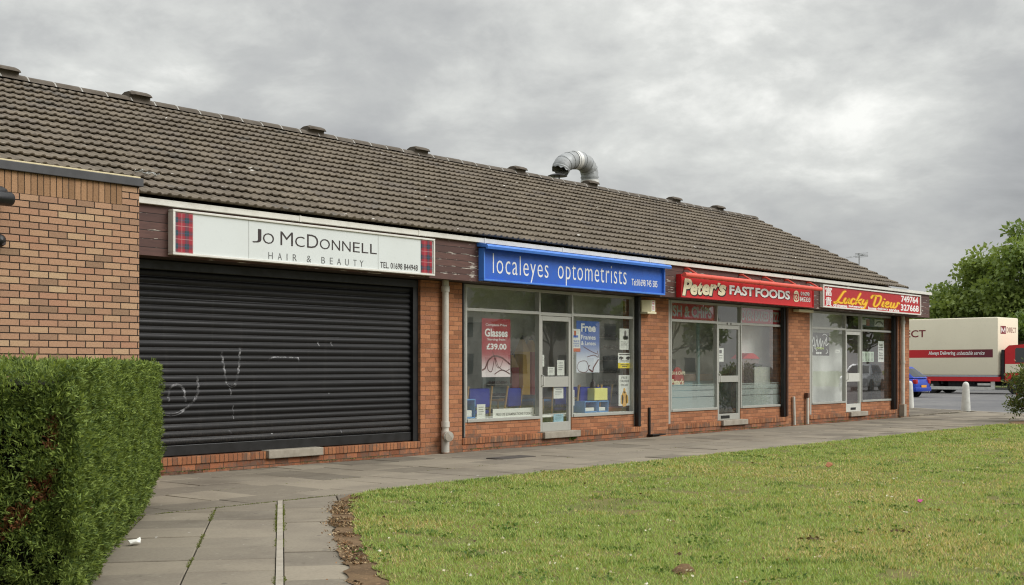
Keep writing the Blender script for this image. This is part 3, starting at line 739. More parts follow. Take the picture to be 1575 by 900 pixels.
X = wx(999, YP - .03); m = MB().bbox(X - .022, X + .022, YP - .04, YP - .004, .03, .56, .008); m.bbox(X - .06, X + .42, YP - .14, YP - .004, 0.002, .028, .006)
tag(m.build('kick_bracket', M['black_steel']), 'black steel L-shaped bracket at foot of pier between optometrist and fast food', 'bracket')

XA = wx(1000.5, YP - .15); t = thing('alarm_box', 'cream burglar alarm box under the soffit beside the blue sign', 'alarm', (XA, YP, 2.5))
MB().prism([(XA - .15, YP - .004), (XA - .15, YP - .04), (XA - .02, YP - .17), (XA + .13, YP - .17), (XA + .15, YP - .004)], 'z', 2.45, 2.68).build('casing', M['creamltr'], t)
MB().bbox(XA - .16, XA + .16, YP - .18, YP - .004, 2.41, 2.447, .008).build('bottom_lip', M['creamltr'], t)
MB().box(XA - .0, XA + .10, YP - .176, YP - .171, 2.47, 2.66).build('label_plate', M['white'], t)
m = MB()
for z in (2.5, 2.54, 2.60, 2.64): m.box(XA + .015, XA + .085, YP - .18, YP - .177, z, z + .016)
m.build('printed_line', M['red'], t)
X = wx(1240, YP - .12); m = MB().bbox(X - .55, X + .22, YP - .2, YP - .05, 2.665, 2.735, .015)
tag(m.build('light_fitting', M['creamltr']), 'cream strip light under the right end of the fast food sign', 'light fitting')

# lamp and camera on the brown wing
t = thing('wall_lamp', 'black twin-tube wall lamp at the top of the buff brick block', 'lamp', (6.7, 12.5, 3.2))
xl = wx(20, 12.4)
m = MB().tube([(xl - .5, 12.42, wz(20, 307, 12.42)), (xl - .03, 12.42, wz(20, 307, 12.42)), (xl, 12.42, wz(20, 307, 12.42))], [.075, .078, .06], 18)
m.build('lower_barrel', M['black_steel'], t, smooth=True)
m = MB().tube([(xl - .5, 12.46, wz(12, 297, 12.46)), (xl - .1, 12.46, wz(12, 297, 12.46)), (xl - .05, 12.46, wz(12, 297, 12.46))], [.062, .064, .04], 18)
m.build('upper_barrel', M['black_steel'], t, smooth=True)
MB().bbox(xl - .45, xl - .3, 12.47, 12.598, 3.1, 3.3, .01).build('mounting', M['black_steel'], t)
xl = wx(5, 12.5); zl = wz(5, 370, 12.5)
t = thing('security_camera', 'small black dome security camera on the buff brick wall below the lamp', 'camera', (xl, 12.6, zl))
MB().lathe((xl - .03, 12.598, zl), [(.075, 0), (.075, -.05), (.066, -.09), (.04, -.12), (.0, -.13)], 18, 'y').build('housing', M['black_steel'], t, smooth=True)
MB().lathe((xl - .01, 12.49, zl - .03), [(.024, 0.02), (.024, -.012), (.0, -.014)], 12, 'y').build('lens', M['ink'], t, smooth=True)

# flue, cowl, aerial, scrap of wire on the roof
DY = RY + .42; k = wx(906, DY); pt = lambda px, py: (wx(px, DY), DY, wz(px, py, DY))
path = [pt(907, 292), pt(906.5, 276), pt(906, 264), pt(902.5, 255), pt(895, 248.5), pt(885, 246), pt(876, 247), pt(868, 250.5), pt(863.5, 255.5), pt(861.5, 262)]
t = thing('extractor_flue', 'silver bent extractor duct curving over above the ridge', 'flue', (k, DY, 5.3))
rf = .215
rng_ = random.Random(4)
fine = []
for i in range(len(path) - 1):
    for q in range(4):
        fine.append(Vector(path[i]).lerp(Vector(path[i + 1]), q / 4))
fine.append(Vector(path[-1]))
fl = MB().tube([Vector(path[0]) + Vector((0, 0, -.5))] + fine[:], [rf] + [rf + (.008 if i % 2 else -.004) for i in range(len(fine))], 24, cap=False).build('duct', M['galv'], t, smooth=True)
for i in (5, 9, 13, 17, 21, 25, 29): 
    MB().tube([fine[i] - (fine[i + 1] - fine[i]) * .16, fine[i] + (fine[i + 1] - fine[i]) * .16], rf + .014, 24, cap=False).build('seam_ring', M['galv'], fl, smooth=True)
m = MB().tube([Vector(path[0]), Vector(path[1]) + Vector((0, 0, -.02))], rf + .012, 24, cap=False); m.tube([fine[19], fine[22]], rf + .01, 24, cap=False)
m.build('foil_tape', M['foil'], fl, smooth=True)
ring = fine[-1]; dr = (fine[-1] - fine[-2]).normalized()
m = MB()
for i in range(9):
    a = i * .7; q = ring + dr * rng_.uniform(.02, .05) + Vector((dr.z * math.cos(a) * rf, math.sin(a) * rf, -dr.x * math.cos(a) * rf))
    m.add([ring + Vector((dr.z * math.cos(a - .3) * rf, math.sin(a - .3) * rf, -dr.x * math.cos(a - .3) * rf)), ring + Vector((dr.z * math.cos(a + .3) * rf, math.sin(a + .3) * rf, -dr.x * math.cos(a + .3) * rf)), q], [(0, 1, 2)])
m.build('torn_lip', M['galv'], fl)
cy = RY + .25; cxx, cz = wx(857, cy), wz(857, 270.5, cy)
t = thing('vent_cowl', 'black disc-shaped vent cowl just behind the ridge under the bent duct', 'vent', (cxx, cy, cz - .4))
MB().lathe((cxx, cy, cz), [(.02, .05), (.15, .035), (.235, .0), (.235, -.015), (.1, -.03), (.0, -.03)], 24).build('cap', M['black_steel'], t, smooth=True)
m = MB()
for a in (0, 2.1, 4.2): m.tube([(cxx + .08 * math.cos(a), cy + .08 * math.sin(a), cz - .5), (cxx + .08 * math.cos(a), cy + .08 * math.sin(a), cz - .02)], .012, 6)
m.build('stem', M['galv'], t)
ay = 19.2; ax, az0, az1 = wx(1321, ay), 3.4, wz(1321, 391, ay)
t = thing('roof_aerial', 'thin television aerial on a pole rising behind the right roof slope', 'aerial', (ax, ay, az0))
MB().tube([(ax, ay, az0), (ax, ay, az1)], .022, 8).build('pole', M['galv'], t, smooth=True)
bm0, bm1 = Vector((ax - .75, ay, az1 - .16)), Vector((ax + .2, ay, az1 - .02))
m = MB().tube([bm0, bm1], .014, 6)
for i in range(9):
    q = bm0.lerp(bm1, i / 8.5); m.tube([q + Vector((0, -.16, .0)), q + Vector((0, .16, 0))], .006, 5)
for dz in (-.07, -.025, .025, .07): m.tube([(ax + .2, ay - .25, az1 - .02 + dz), (ax + .2, ay + .25, az1 - .02 + dz)], .008, 5)
m.bbox(ax - .05, ax + .28, ay - .03, ay + .03, az1 - .05, az1 + .02, .005); m.build('antenna', M['galv'], t)
sp = lambda px, py: Vector((wx(px, 13.9), 13.9 , wz(px, py, 13.9) + .02))
m = MB(); q = []
for i in range(26):
    u = i / 25; q.append(sp(208 + 34 * u, 263 + 10 * u + 2.5 * math.sin(u * 17)) + Vector((0, .05 * math.sin(u * 23), 0)))
m.tube(q, .007, 5); m.tube([v + Vector((.05, .03, .01 * math.sin(i))) for i, v in enumerate(q[3:20])], .006, 5)
tag(m.build('scrap_wire', M['cable']), 'tangle of pale scrap wire lying low on the roof tiles near the buff block', 'wire')

# ------------------------------------------------------------------ notices and things in the windows
def sheet(name, label, cat, px0, py0, px1, py1, Y, mat, group=None):
    xa, xb = wx(px0, Y), wx(px1, Y); pm = (px0 + px1) / 2
    za, zb = wz(pm, py1, Y), wz(pm, py0, Y)
    o = MB().box(xa, xb, Y, Y + .002, za, zb).build(name, mat); tag(o, label, cat, group)
    U = lambda u: xa + (xb - xa) * u; V = lambda v: za + (zb - za) * v
    return o, U, V, Y
def prt(S, name, mat, texts=(), rects=(), strokes=(), dy=.0015):
    o, U, V, Y = S; m = MB()
    for tx, u0, v0, u1, v1, w in texts: m.text(tx, U(u0), U(u1), V(v0), V(v1), Y - dy, th=.001, weight=w)
    for u0, v0, u1, v1 in rects: m.box(U(u0), U(u1), Y - dy - .001, Y - dy, V(v0), V(v1))
    for pts, w in strokes: m.ribbon([(U(a), V(b)) for a, b in pts], w, lambda u, v: (u, Y - dy - .001, v))
    m.build(name, mat, o)
def grad_mat(name, ca, cb, za, zb):
    t = NT(name); z = t.sep(t.n('NewGeometry').outputs['Position'])[2]
    t.bsdf(t.mix(t.mapr(z, za, zb), ca, cb), .4); return t.m
PY = YG + .02
zc = lambda py, px=760: wz(px, py, PY)
pm1 = grad_mat('red_fading_print', rgb(226, 214, 214), rgb(150, 16, 36), zc(576), zc(540))
pm2 = grad_mat('blue_fading_print', rgb(214, 218, 226), rgb(52, 92, 168), zc(562, 905), zc(520, 905))
S = sheet('poster', 'red glasses price poster in the left optometrist window', 'poster', 740.5, 490.5, 784.5, 580, PY, pm1, 'notices in the optometrist windows')
prt(S, 'print', M['white'], [('Complete Price', .13, .865, .87, .915, .01), ('Glasses', .10, .69, .90, .83, .03), ('Starting from', .19, .615, .81, .665, .01), ('£39.00', .16, .47, .86, .575, .03)])
prt(S, 'spectacles_picture', paint('dark_red_print', rgb(90, 20, 26), .4), strokes=[([(.02, .12), (.12, .16), (.22, .28), (.42, .36), (.7, .33), (.98, .22)], .03), ([(.22, .28), (.2, .14), (.34, .1), (.44, .34)], .014), ([(.45, .34), (.5, .2), (.62, .16), (.74, .3)], .012), ([(.44, .05), (.7, .12), (.98, .05)], .02), ([(.36, .44), (.5, .28), (.58, .18), (.8, .1), (.98, .14)], .012)])
S = sheet('poster', 'blue spectacle frames and lenses poster in the right optometrist window', 'poster', 886, 494, 921.5, 573, PY, pm2, 'notices in the optometrist windows')
prt(S, 'print', M['white'], [('Free', .2, .79, .83, .95, .03), ('Frames', .2, .64, .83, .73, .02), ('& Lenses', .2, .53, .83, .61, .015)])
prt(S, 'spectacles_picture', paint('dark_red_print', rgb(90, 20, 26), .4), strokes=[([(.02, .1), (.12, .2), (.4, .22), (.52, .1), (.4, .01), (.14, .02), (.02, .1)], .012), ([(.55, .06), (.7, .02), (.74, .1), (.95, .25)], .03), ([(.3, .5), (.6, .42), (.9, .36)], .014), ([(.45, .3), (.75, .34), (.95, .3), (.9, .42)], .014), ([(.5, .1), (.58, .14)], .014)])
S = sheet('flyer', 'small white and orange flyer left of the blue poster', 'flyer', 878.5, 506, 892, 541, PY - .006, M['paper'], 'notices in the optometrist windows')
prt(S, 'print', M['blue'], [('FREE', .1, .42, .9, .5, .01), ('HEARING', .1, .32, .9, .39, .01), ('CHECK', .1, .22, .9, .29, .01)], [(.2, .62, .75, .72)])
prt(S, 'footer_band', paint('orange_print', rgb(196, 92, 50), .5), rects=[(0, 0, 1, .15), (.3, .7, .5, .92)])
S = sheet('flyer', 'white flyer with a portrait photograph high in the right optometrist window', 'flyer', 952.5, 505.5, 966.5, 538, PY, M['paper'], 'notices in the optometrist windows')
prt(S, 'portrait', paint('grey_print', rgb(120, 112, 112), .5), rects=[(.42, .5, .88, .62)], strokes=[([(.62, .86), (.62, .64)], .07), ([(.45, .58), (.65, .56), (.85, .58)], .08)])
prt(S, 'print', M['greyink'], rects=[(.12, .36, .7, .38), (.12, .3, .85, .315), (.12, .24, .8, .255), (.12, .18, .85, .195), (.12, .12, .6, .135)])
S = sheet('flyer', 'white and yellow flyer showing a pair of eyes beside the optometrist pier', 'flyer', 950, 543, 970, 566.5, PY, M['paper'], 'notices in the optometrist windows')
prt(S, 'yellow_band', paint('yellow_print', rgb(232, 208, 40), .5), rects=[(0, 0, 1, .34)])
prt(S, 'printed_eyes', M['ink'], rects=[(.1, .88, .9, .94), (.2, .2, .8, .25), (.3, .1, .7, .15)], strokes=[([(.1, .66), (.22, .72), (.38, .66)], .03), ([(.62, .66), (.78, .72), (.92, .66)], .03), ([(.22, .63), (.27, .63)], .05), ([(.74, .63), (.79, .63)], .05), ([(.2, .48), (.8, .48)], .012)], dy=.003)
S = sheet('flyer', 'tall white childrens eyecare flyer low in the right optometrist window', 'flyer', 951, 577, 968.5, 624, PY, M['paper'], 'notices in the optometrist windows')
prt(S, 'print', M['greyink'], [('FREE', .25, .87, .75, .95, .01), ('CHILDRENS', .1, .77, .9, .84, .01), ('EYECARE', .2, .64, .8, .71, .01)])
prt(S, 'ochre_figure_picture', paint('ochre_print', rgb(220, 168, 70), .5), strokes=[([(.5, .54), (.5, .5), (.5, .44)], .07), ([(.5, .38), (.48, .22), (.5, .06)], .17), ([(.3, .3), (.28, .1)], .09), ([(.7, .3), (.74, .12)], .09)])
S = sheet('window_banner', 'long low white eye examinations card along the left optometrist sill', 'sign', 757.5, 628, 821.5, 645, PY + .06, M['paper'], 'notices in the optometrist windows')
prt(S, 'print', M['greyink'], [('FREE EYE EXAMINATIONS TODAY', .07, .36, .94, .62, .01)])
S = sheet('notice', 'white leaflet card leaning beside the blue crate in left optometrist window', 'notice', 733, 622, 746, 645.5, PY + .05, M['paper'], 'notices in the optometrist windows')
prt(S, 'print', M['greyink'], rects=[(.2, .8, .8, .83), (.2, .65, .75, .68), (.2, .5, .8, .53), (.2, .35, .6, .38)])
for lab, a, b, c, d, mt in (('white notice low behind optometrist door glass', 842, 564.5, 852.5, 577.5, 'paper'), ('tall white notice behind optometrist door glass above the rail', 856.5, 554, 867.5, 577.5, 'paper'), ('white sheet at the top of the lower optometrist door pane', 851, 596, 866, 613, 'paper'), ('pale blue sheet at the foot of the optometrist door', 851, 637, 866, 649.5, 'p_blue'),
                            ('narrow white notice on the right optometrist window edge beside the door', 876.5, 600, 883, 624, 'paper'), ('little white sticker card high on the optometrist door edge', 830.5, 546, 836.5, 564, 'paper')):
    M.setdefault('p_blue', paint('pale_blue_paper', rgb(150, 190, 210), .7))
    S = sheet('notice', lab, 'notice', a, b, c, d, YG + .012, M[mt], 'notices in the optometrist windows')
    prt(S, 'print', M['greyink'], rects=[(.2, .8, .8, .83), (.15, .62, .85, .645), (.15, .5, .85, .525), (.15, .38, .7, .405)])

# fast food shop
def fascia_film(lab, pa, pb, txt, u0, u1):
    Y = YG + .014; xa, xb = wx(pa, Y), wx(pb, Y)
    o = MB().box(xa, xb, Y, Y + .002, 2.36, 2.69).build('window_sign', paint('translucent_red_film', rgb(190, 34, 38), .35))
    tag(o, lab, 'sign', 'red film signs over the fast food windows')
    MB().text(txt, xa + (xb - xa) * u0, xa + (xb - xa) * u1, 2.41, 2.645, Y - .0015, th=.001, weight=.035).build('print', paint('grey_film_letters', rgb(180, 182, 176), .4), o)
fascia_film('red fish and chips window sign above the left fast food window', 1031.5, 1099, 'FISH & CHIPS', -.08, .92)
fascia_film('red oven baked pizza window sign above the right fast food window', 1138.5, 1201, 'OVEN BAKED PIZZA', .02, 1.02)
Y = YG + .014
for lab, a, b in (('left', PET[0], PET[1]), ('right', PET[2], PET[3])):
    m = MB()
    for z0_, z1_ in ((.49, .72), (.735, .86), (.875, .965), (.98, 1.0)): m.box(a + .05, b - .05, YG + .006, YG + .007, z0_, z1_)
    o = m.build('frosted_film', M['frost']); tag(o, f'frosted privacy bands across the foot of the {lab} fast food window', 'window film', 'frosted bands in the fast food windows')
xa, xb = wx(1031, Y), wx(1052, Y); zc_ = 1.0; rad = (xb - xa) / 2; cx_ = (xa + xb) / 2
m = MB(); pr = [(cx_ + rad * math.cos(a * math.pi / 20), zc_ + .36 * math.sin(a * math.pi / 20)) for a in range(21)]
m.prism([(p[0], p[1]) for p in pr], 'y', Y, Y + .002)
o = tag(m.build('window_sticker', paint('sticker_red', rgb(150, 30, 30), .4)), 'red half-round fish and chips sticker in fast food window corner', 'sticker')
m = MB().text('FISH & CHIPS', cx_ - .3, cx_ + .3, 1.2, 1.27, Y - .0015, th=.001, weight=.02); m.build('print', M['creamltr'], o)
MB().text("Peter's", cx_ - rad * .9, cx_ + rad * .9, .985, 1.12, Y - .0016, th=.001, weight=.04, shear=.2).build('print', M['creamltr'], o)
S = sheet('notice', 'white notice with a dark square on the fast food door', 'notice', 1103.2, 535.5, 1112.5, 556.5, YG + .012, M['paper'])
prt(S, 'print', M['ink'], rects=[(.28, .62, .68, .86), (.2, .45, .8, .48), (.25, .3, .75, .32), (.25, .2, .75, .22)])
# counter and cabinets
cb = 15.1; ca = 22.0; cc = wx(1134, cb)
t = thing('shop_counter', 'pale aqua panelled serving counter with a brown top inside fast food shop', 'counter', (ca + 1, cb, .12))
MB().box(ca, cc, cb, cb + .6, .122, 1.04).build('front_panel', M['aqua'], t); MB().bbox(ca - .03, cc + .03, cb - .06, cb + .62, 1.045, 1.2, .01).build('counter_top', paint('brown_laminate', rgb(120, 96, 76), .5), t)
yb = 14.05; xa, xb = wx(1160, yb), wx(1184, yb)
t = thing('chest_cabinet', 'white cabinet with a dark top inside the right fast food window', 'cabinet', (xa, yb, .12))
MB().bbox(xa, xb, yb, yb + .3, .122, wz(1170, 564, yb), .01).build('body', M['alu_white'], t); MB().bbox(xa - .02, xb + .02, yb - .02, yb + .32, wz(1170, 563.5, yb), wz(1170, 560, yb), .006).build('top', M['black_steel'], t)
yb = 14.08; xa, xb = wx(1141, yb), wx(1167, yb); zt = wz(1153, 552, yb)
t = thing('drinks_fridge', 'grey drinks fridge with a red curved top inside the right fast food window', 'fridge', (xa, yb, .12))
MB().bbox(xa, xb, yb, yb + .3, .122, zt, .015).build('body', paint('grey_brown_fridge', rgb(120, 104, 100), .45), t)
pr = [(xa + (xb - xa) * i / 12, zt + .003 + .13 * math.sin(math.pi * i / 12)) for i in range(13)]
MB().prism(pr, 'y', yb - .02, yb + .3).build('top_sign', M['red'], t)
MB().box(xa + .08, xb - .08, yb - .006, yb - .002, .3, zt - .1).build('fridge_door', paint('dark_fridge_glass', rgb(84, 72, 72), .25), t)
xa = wx(1073, 15.0); t = tag(MB().tube([(xa, 15.0, .12), (xa, 15.0, 2.9)], .04, 10).build('support_post', M['aqua'], smooth=True), 'slim pale post behind the left fast food window', 'post')

# takeaway
Y = YG + .03
S = sheet('neon_sign', 'black panel with white handwriting in the left takeaway window', 'sign', 1247, 512, 1275, 547, Y, M['ink'])
prt(S, 'script', M['white'], strokes=[([(.05, .5), (.15, .8), (.2, .3), (.3, .7), (.36, .4)], .03), ([(.4, .4), (.5, .75), (.52, .35), (.62, .65), (.66, .4)], .03), ([(.7, .5), (.85, .8), (.8, .45), (.95, .55)], .03), ([(.08, .15), (.12, .45), (.3, .2)], .025), ([(.62, .9), (.75, .95), (.88, .86)], .02), ([(.3, .88), (.35, .62)], .02), ([(.85, .3), (.9, .15), (.8, .1)], .02)])
prt(S, 'opening_word', paint('yellow_green_neon', rgb(190, 210, 90), .4), [('OPEN', .28, .27, .68, .37, .03)]); prt(S, 'print', M['white'], rects=[(.26, .06, .36, .16), (.38, .06, .45, .16), (.47, .06, .56, .16)])
S = sheet('notice', 'tiny white card in the left takeaway window', 'notice', 1284.5, 538, 1291.5, 543, Y, M['paper']); prt(S, 'print', M['greyink'], rects=[(.2, .5, .8, .6), (.2, .25, .6, .32)])
S = sheet('menu', 'pale green menu sheets taped in the right takeaway window', 'menu', 1323.5, 541, 1343.5, 556.5, Y, paint('pale_green_paper', rgb(196, 212, 190), .7))
prt(S, 'print', M['greyink'], rects=[(x, y, x + .15, y + .04) for x in (.06, .3, .54, .78) for y in (.1, .22, .34, .46, .58, .7, .82)])
S = sheet('window_banner', 'tall white home delivery notice in the right takeaway window', 'sign', 1350, 525, 1359, 557, Y, M['paper'])
prt(S, 'print', M['ink'], [('ALSO', .2, .78, .8, .86, .03), ('DELIVERY', .08, .66, .92, .73, .03), ('SERVICE', .12, .56, .88, .63, .03), ('Phone', .2, .4, .8, .47, .02), ('749764', .12, .27, .88, .36, .03), ('327668', .12, .13, .88, .22, .03)])
S = sheet('picture_strip', 'strip of food pictures across the right takeaway fanlight', 'pictures', 1324, 490, 1359, 503, Y, paint('dark_grey_print', rgb(60, 62, 70), .4))
prt(S, 'print', M['paper'], rects=[(.58, .1, .98, .9), (.03, .2, .2, .8)]); prt(S, 'red_block', paint('sticker_red', rgb(150, 30, 30), .4), rects=[(.22, .1, .36, .9)], dy=.002)
prt(S, 'car_outline', M['greyink'], strokes=[([(.62, .3), (.7, .6), (.85, .65), (.94, .35)], .04)], dy=.004)
MB().box(wx(1300, 14.55), wx(1341, 14.55), 14.55, 14.63, .122, 2.88).build('lobby_screen', M['dark_in'], shop)
MB().box(28.2, 33.9, YG + .2, YG + .6, .121, .16).build('door_mat', paint('dark_floor_mat', rgb(40, 38, 38), .9), shop)

# waiting room of the optometrist
def chair():
    t = thing('waiting_chair', 'x', 'chair', (0, 0, 0), 'waiting chairs inside the optometrist')
    MB().bbox(-.25, .25, -.25, .25, .40, .47, .03).build('seat', M['chair_blue'], t, smooth=True)
    m = MB(); m.bbox(-.24, .24, .22, .28, .52, .86, .03); o = m.build('backrest', M['chair_blue'], t, smooth=True)
    for s in (-1, 1):
        MB().tube([(s * .28, -.24, 0), (s * .28, -.24, .62), (s * .28, -.2, .64), (s * .28, .2, .64)], .02, 8).build('armrest', M['wood_in'], t, smooth=True)
        MB().tube([(s * .28, .2, 0), (s * .28, .22, .45), (s * .28, .29, .9)], .02, 8).build('leg', M['wood_in'], t, smooth=True)
    return t
c0 = chair()
for i, (px, Y, rz, lab) in enumerate(((722, 14.9, 172, 'blue waiting chair behind the blue crate in left optometrist window'), (771, 14.75, 190, 'blue waiting chair above the eye examinations card'), (862, 14.75, 150, 'blue waiting chair glimpsed through the lower optometrist door pane'),
                                      (893, 14.4, 165, 'blue waiting chair left of the yellow box'), (911, 14.45, 185, 'blue waiting chair just behind the yellow box'))):
    c = c0 if i == 0 else copy_tree(c0)
    c.location = (wx(px, Y), Y, .12); c.rotation_euler = (0, 0, R(rz)); c['label'] = lab
def crate(px0, px1, py0, py1, lab, Y):
    xa, xb = wx(px0, Y), wx(px1, Y); zb = .495; zt = wz((px0 + px1) / 2, py0, Y); t = thing('display_crate', lab, 'crate', ((xa + xb) / 2, Y, zb), 'blue crates on the optometrist sills')
    w = .022; m = MB(); m.bbox(xa, xa + w, Y, Y + .3, zb, zt, .006); m.bbox(xb - w, xb, Y, Y + .3, zb, zt, .006); m.bbox(xa + w, xb - w, Y, Y + .3, zt - w, zt, .006); m.bbox(xa + w, xb - w, Y, Y + .3, zb, zb + w, .006)
    m.build('shell', M['crate_blue'], t); MB().box(xa + w, xb - w, Y + .28, Y + .295, zb + w, zt - w).build('back', M['crate_blue'], t)
    MB().bbox(xa + .05, xb - .05, Y + .04, Y + .2, zb + w + .002, zb + (zt - zb) * .42, .01).build('leaflets', M['paper'], t)
for a in BAYS[1:2]: MB().box(OPT[0], OPT[3], YG + .052, YG + .5, .455, .492).build('window_ledge', M['wall_in'], shop)
crate(712.5, 731, 614, 647, 'blue open crate at the far left of the optometrist sill', YG + .1)
crate(899, 918.5, 617, 638, 'blue open crate under the yellow box', YG + .12); crate(920, 935.5, 616.5, 637, 'blue open crate right of the one under the yellow box', YG + .12)
Y = YG + .12; xa, xb = wx(914, Y), wx(934, Y)
o = MB().bbox(xa, xb, Y, Y + .3, wz(925, 616, Y) + .006, wz(925, 597, Y), .008).build('card_box', M['box_yellow']); tag(o, 'pale yellow card box standing on the blue crates', 'box')
MB().lathe(((xa + xb) / 2 - .1, Y + .12, wz(925, 597, Y) + .002), [(.06, 0), (.05, .1), (.025, .13), (.02, .17)], 12).build('dispenser', M['ink'], o, smooth=True)
Y = YG + .14; xa = wx(945, Y)
o = MB().bbox(xa - .25, xa + .28, Y, Y + .2, .494, .62, .05).build('display_case', paint('chestnut_leather', rgb(110, 44, 28), .45), smooth=True); tag(o, 'brown leather glasses case on the sill right of the blue crates', 'case')
MB().bbox(xa - .26, xa + .29, Y - .01, Y + .21, .60, .615, .004).build('zip', M['ink'], o)
for px, col, ztop, lab in ((802.5, (214, 168, 48), 516, 'giant yellow pencil decoration on the wall'), (816, (150, 30, 34), 517, 'giant red pencil decoration on the wall'), (785.5, (150, 110, 44), 540, 'giant ochre pencil decoration half behind the red poster')):
    Y = 15.55; X = wx(px, Y); za, zb = wz(px, 607, Y), wz(px, ztop, Y); w = .17
    t = thing('giant_pencil', lab, 'decoration', (X, Y, za), 'giant pencils inside the optometrist')
    MB().tube([(X, Y, za), (X, Y, zb - .32)], w, 6).build('shaft', paint(f'pencil_{col[0]}', rgb(*col), .4), t)
    MB().tube([(X, Y, zb - .318), (X, Y, zb - .08)], [w * .98, w * .3], 6).build('wooden_tip', M['wood_in'], t); MB().tube([(X, Y, zb - .079), (X, Y, zb)], [w * .29, .01], 6).build('point', M['ink'], t)
    MB().bbox(X - .05, X + .05, Y, 15.899, za + .6, za + .66, .004).build('wall_bracket', M['alu'], t)
Y = 15.2; xa, xb = wx(826, Y), wx(858, Y)
t = thing('side_table', 'pale blue table seen through the lower optometrist door pane', 'table', ((xa + xb) / 2, Y, .12))
MB().bbox(xa, xb, Y, Y + .6, .68, .73, .01).build('table_top', M['crate_blue'], t)
for x in (xa + .05, xb - .05):
    for y in (Y + .05, Y + .55): MB().bbox(x - .03, x + .03, y - .03, y + .03, .122, .678, .006).build('leg', M['crate_blue'], t)
for i, (pa, pb, Y, lab) in enumerate(((748, 790, 15.2, 'rack of spectacle frames at the back of the optometrist left of the pencils'), (925, 958, 14.5, 'rack of spectacle frames on the back wall behind the right optometrist window'))):
    xa, xb = wx(pa, Y), wx(pb, Y); t = thing('frame_rack', lab, 'display rack', ((xa + xb) / 2, Y, .9))
    MB().box(xa, xb, Y + .1, Y + (.69 if i == 0 else .248), .6, 2.2).build('board', paint('grey_green_board', rgb(120, 132, 130), .5), t)
    m = MB(); m2 = MB()
    for r_ in range(6):
        z = .8 + r_ * .23; m.box(xa + .05, xb - .05, Y + .02, Y + .098, z, z + .012)
        for q in range(4): 
            x = xa + .2 + (xb - xa - .4) * q / 3; m2.lathe((x - .04, Y + .05, z + .04), [(.03, 0), (.03, .01)], 8, 'y'); m2.lathe((x + .04, Y + .05, z + .04), [(.03, 0), (.03, .01)], 8, 'y')
    m.build('shelf', M['alu'], t); m2.build('spectacles', M['ink'], t)
# ------------------------------------------------------------------ ground
def inpoly(P, poly):
    x, y = P[:, 0], P[:, 1]; ins = np.zeros(len(P), bool); n = len(poly)
    for i in range(n):
        (x0, y0), (x1, y1) = poly[i], poly[i - 1]
        c = ((y0 > y) != (y1 > y)) & (x < (x1 - x0) * (y - y0) / (y1 - y0 + 1e-12) + x0); ins ^= c
    return ins
def sheet_poly(poly, z):
    m = MB(); tri = tessellate_polygon([[Vector((p[0], p[1], 0)) for p in poly]])
    m.add([(p[0], p[1], z) for p in poly], [tuple(t) for t in tri]); return m
def ground_mat(name, a, b, scale, rough=.9, bump=.3, c3=None):
    t = NT(name); p = t.n('NewGeometry').outputs['Position']
    n1 = t.noise(p, scale, 6, .65); n2 = t.noise(p, scale * 14, 4, .7)
    c = t.mix(t.mapr(n1, .35, .68), a, b); c = t.mix(t.mapr(n2, .4, .75, 0, .5), c, t.mix(1.0, c, (.5, .48, .45, 1), 'MULTIPLY'))
    if c3: c = t.mix(t.mapr(t.noise(p, scale * 5, 3), .6, .7), c, c3)
    t.bsdf(c, rough, 0, t.bump(n2, bump, .01), .2); return t.m
M['asphalt'] = ground_mat('grey_asphalt', rgb(98, 98, 100), rgb(116, 115, 114), .35, .85, .35)
M['subbase'] = ground_mat('mossy_joint_soil', rgb(62, 58, 44), rgb(70, 76, 40), 2.5)
M['soil'] = ground_mat('brown_soil_litter', rgb(118, 96, 70), rgb(92, 74, 54), 3.0, bump=.9, c3=rgb(134, 108, 80))
M['turf'] = ground_mat('turf_base', rgb(96, 100, 50), rgb(116, 104, 66), .9, bump=.8)
M['field'] = ground_mat('rough_verge', rgb(84, 100, 50), rgb(100, 104, 60), .2)
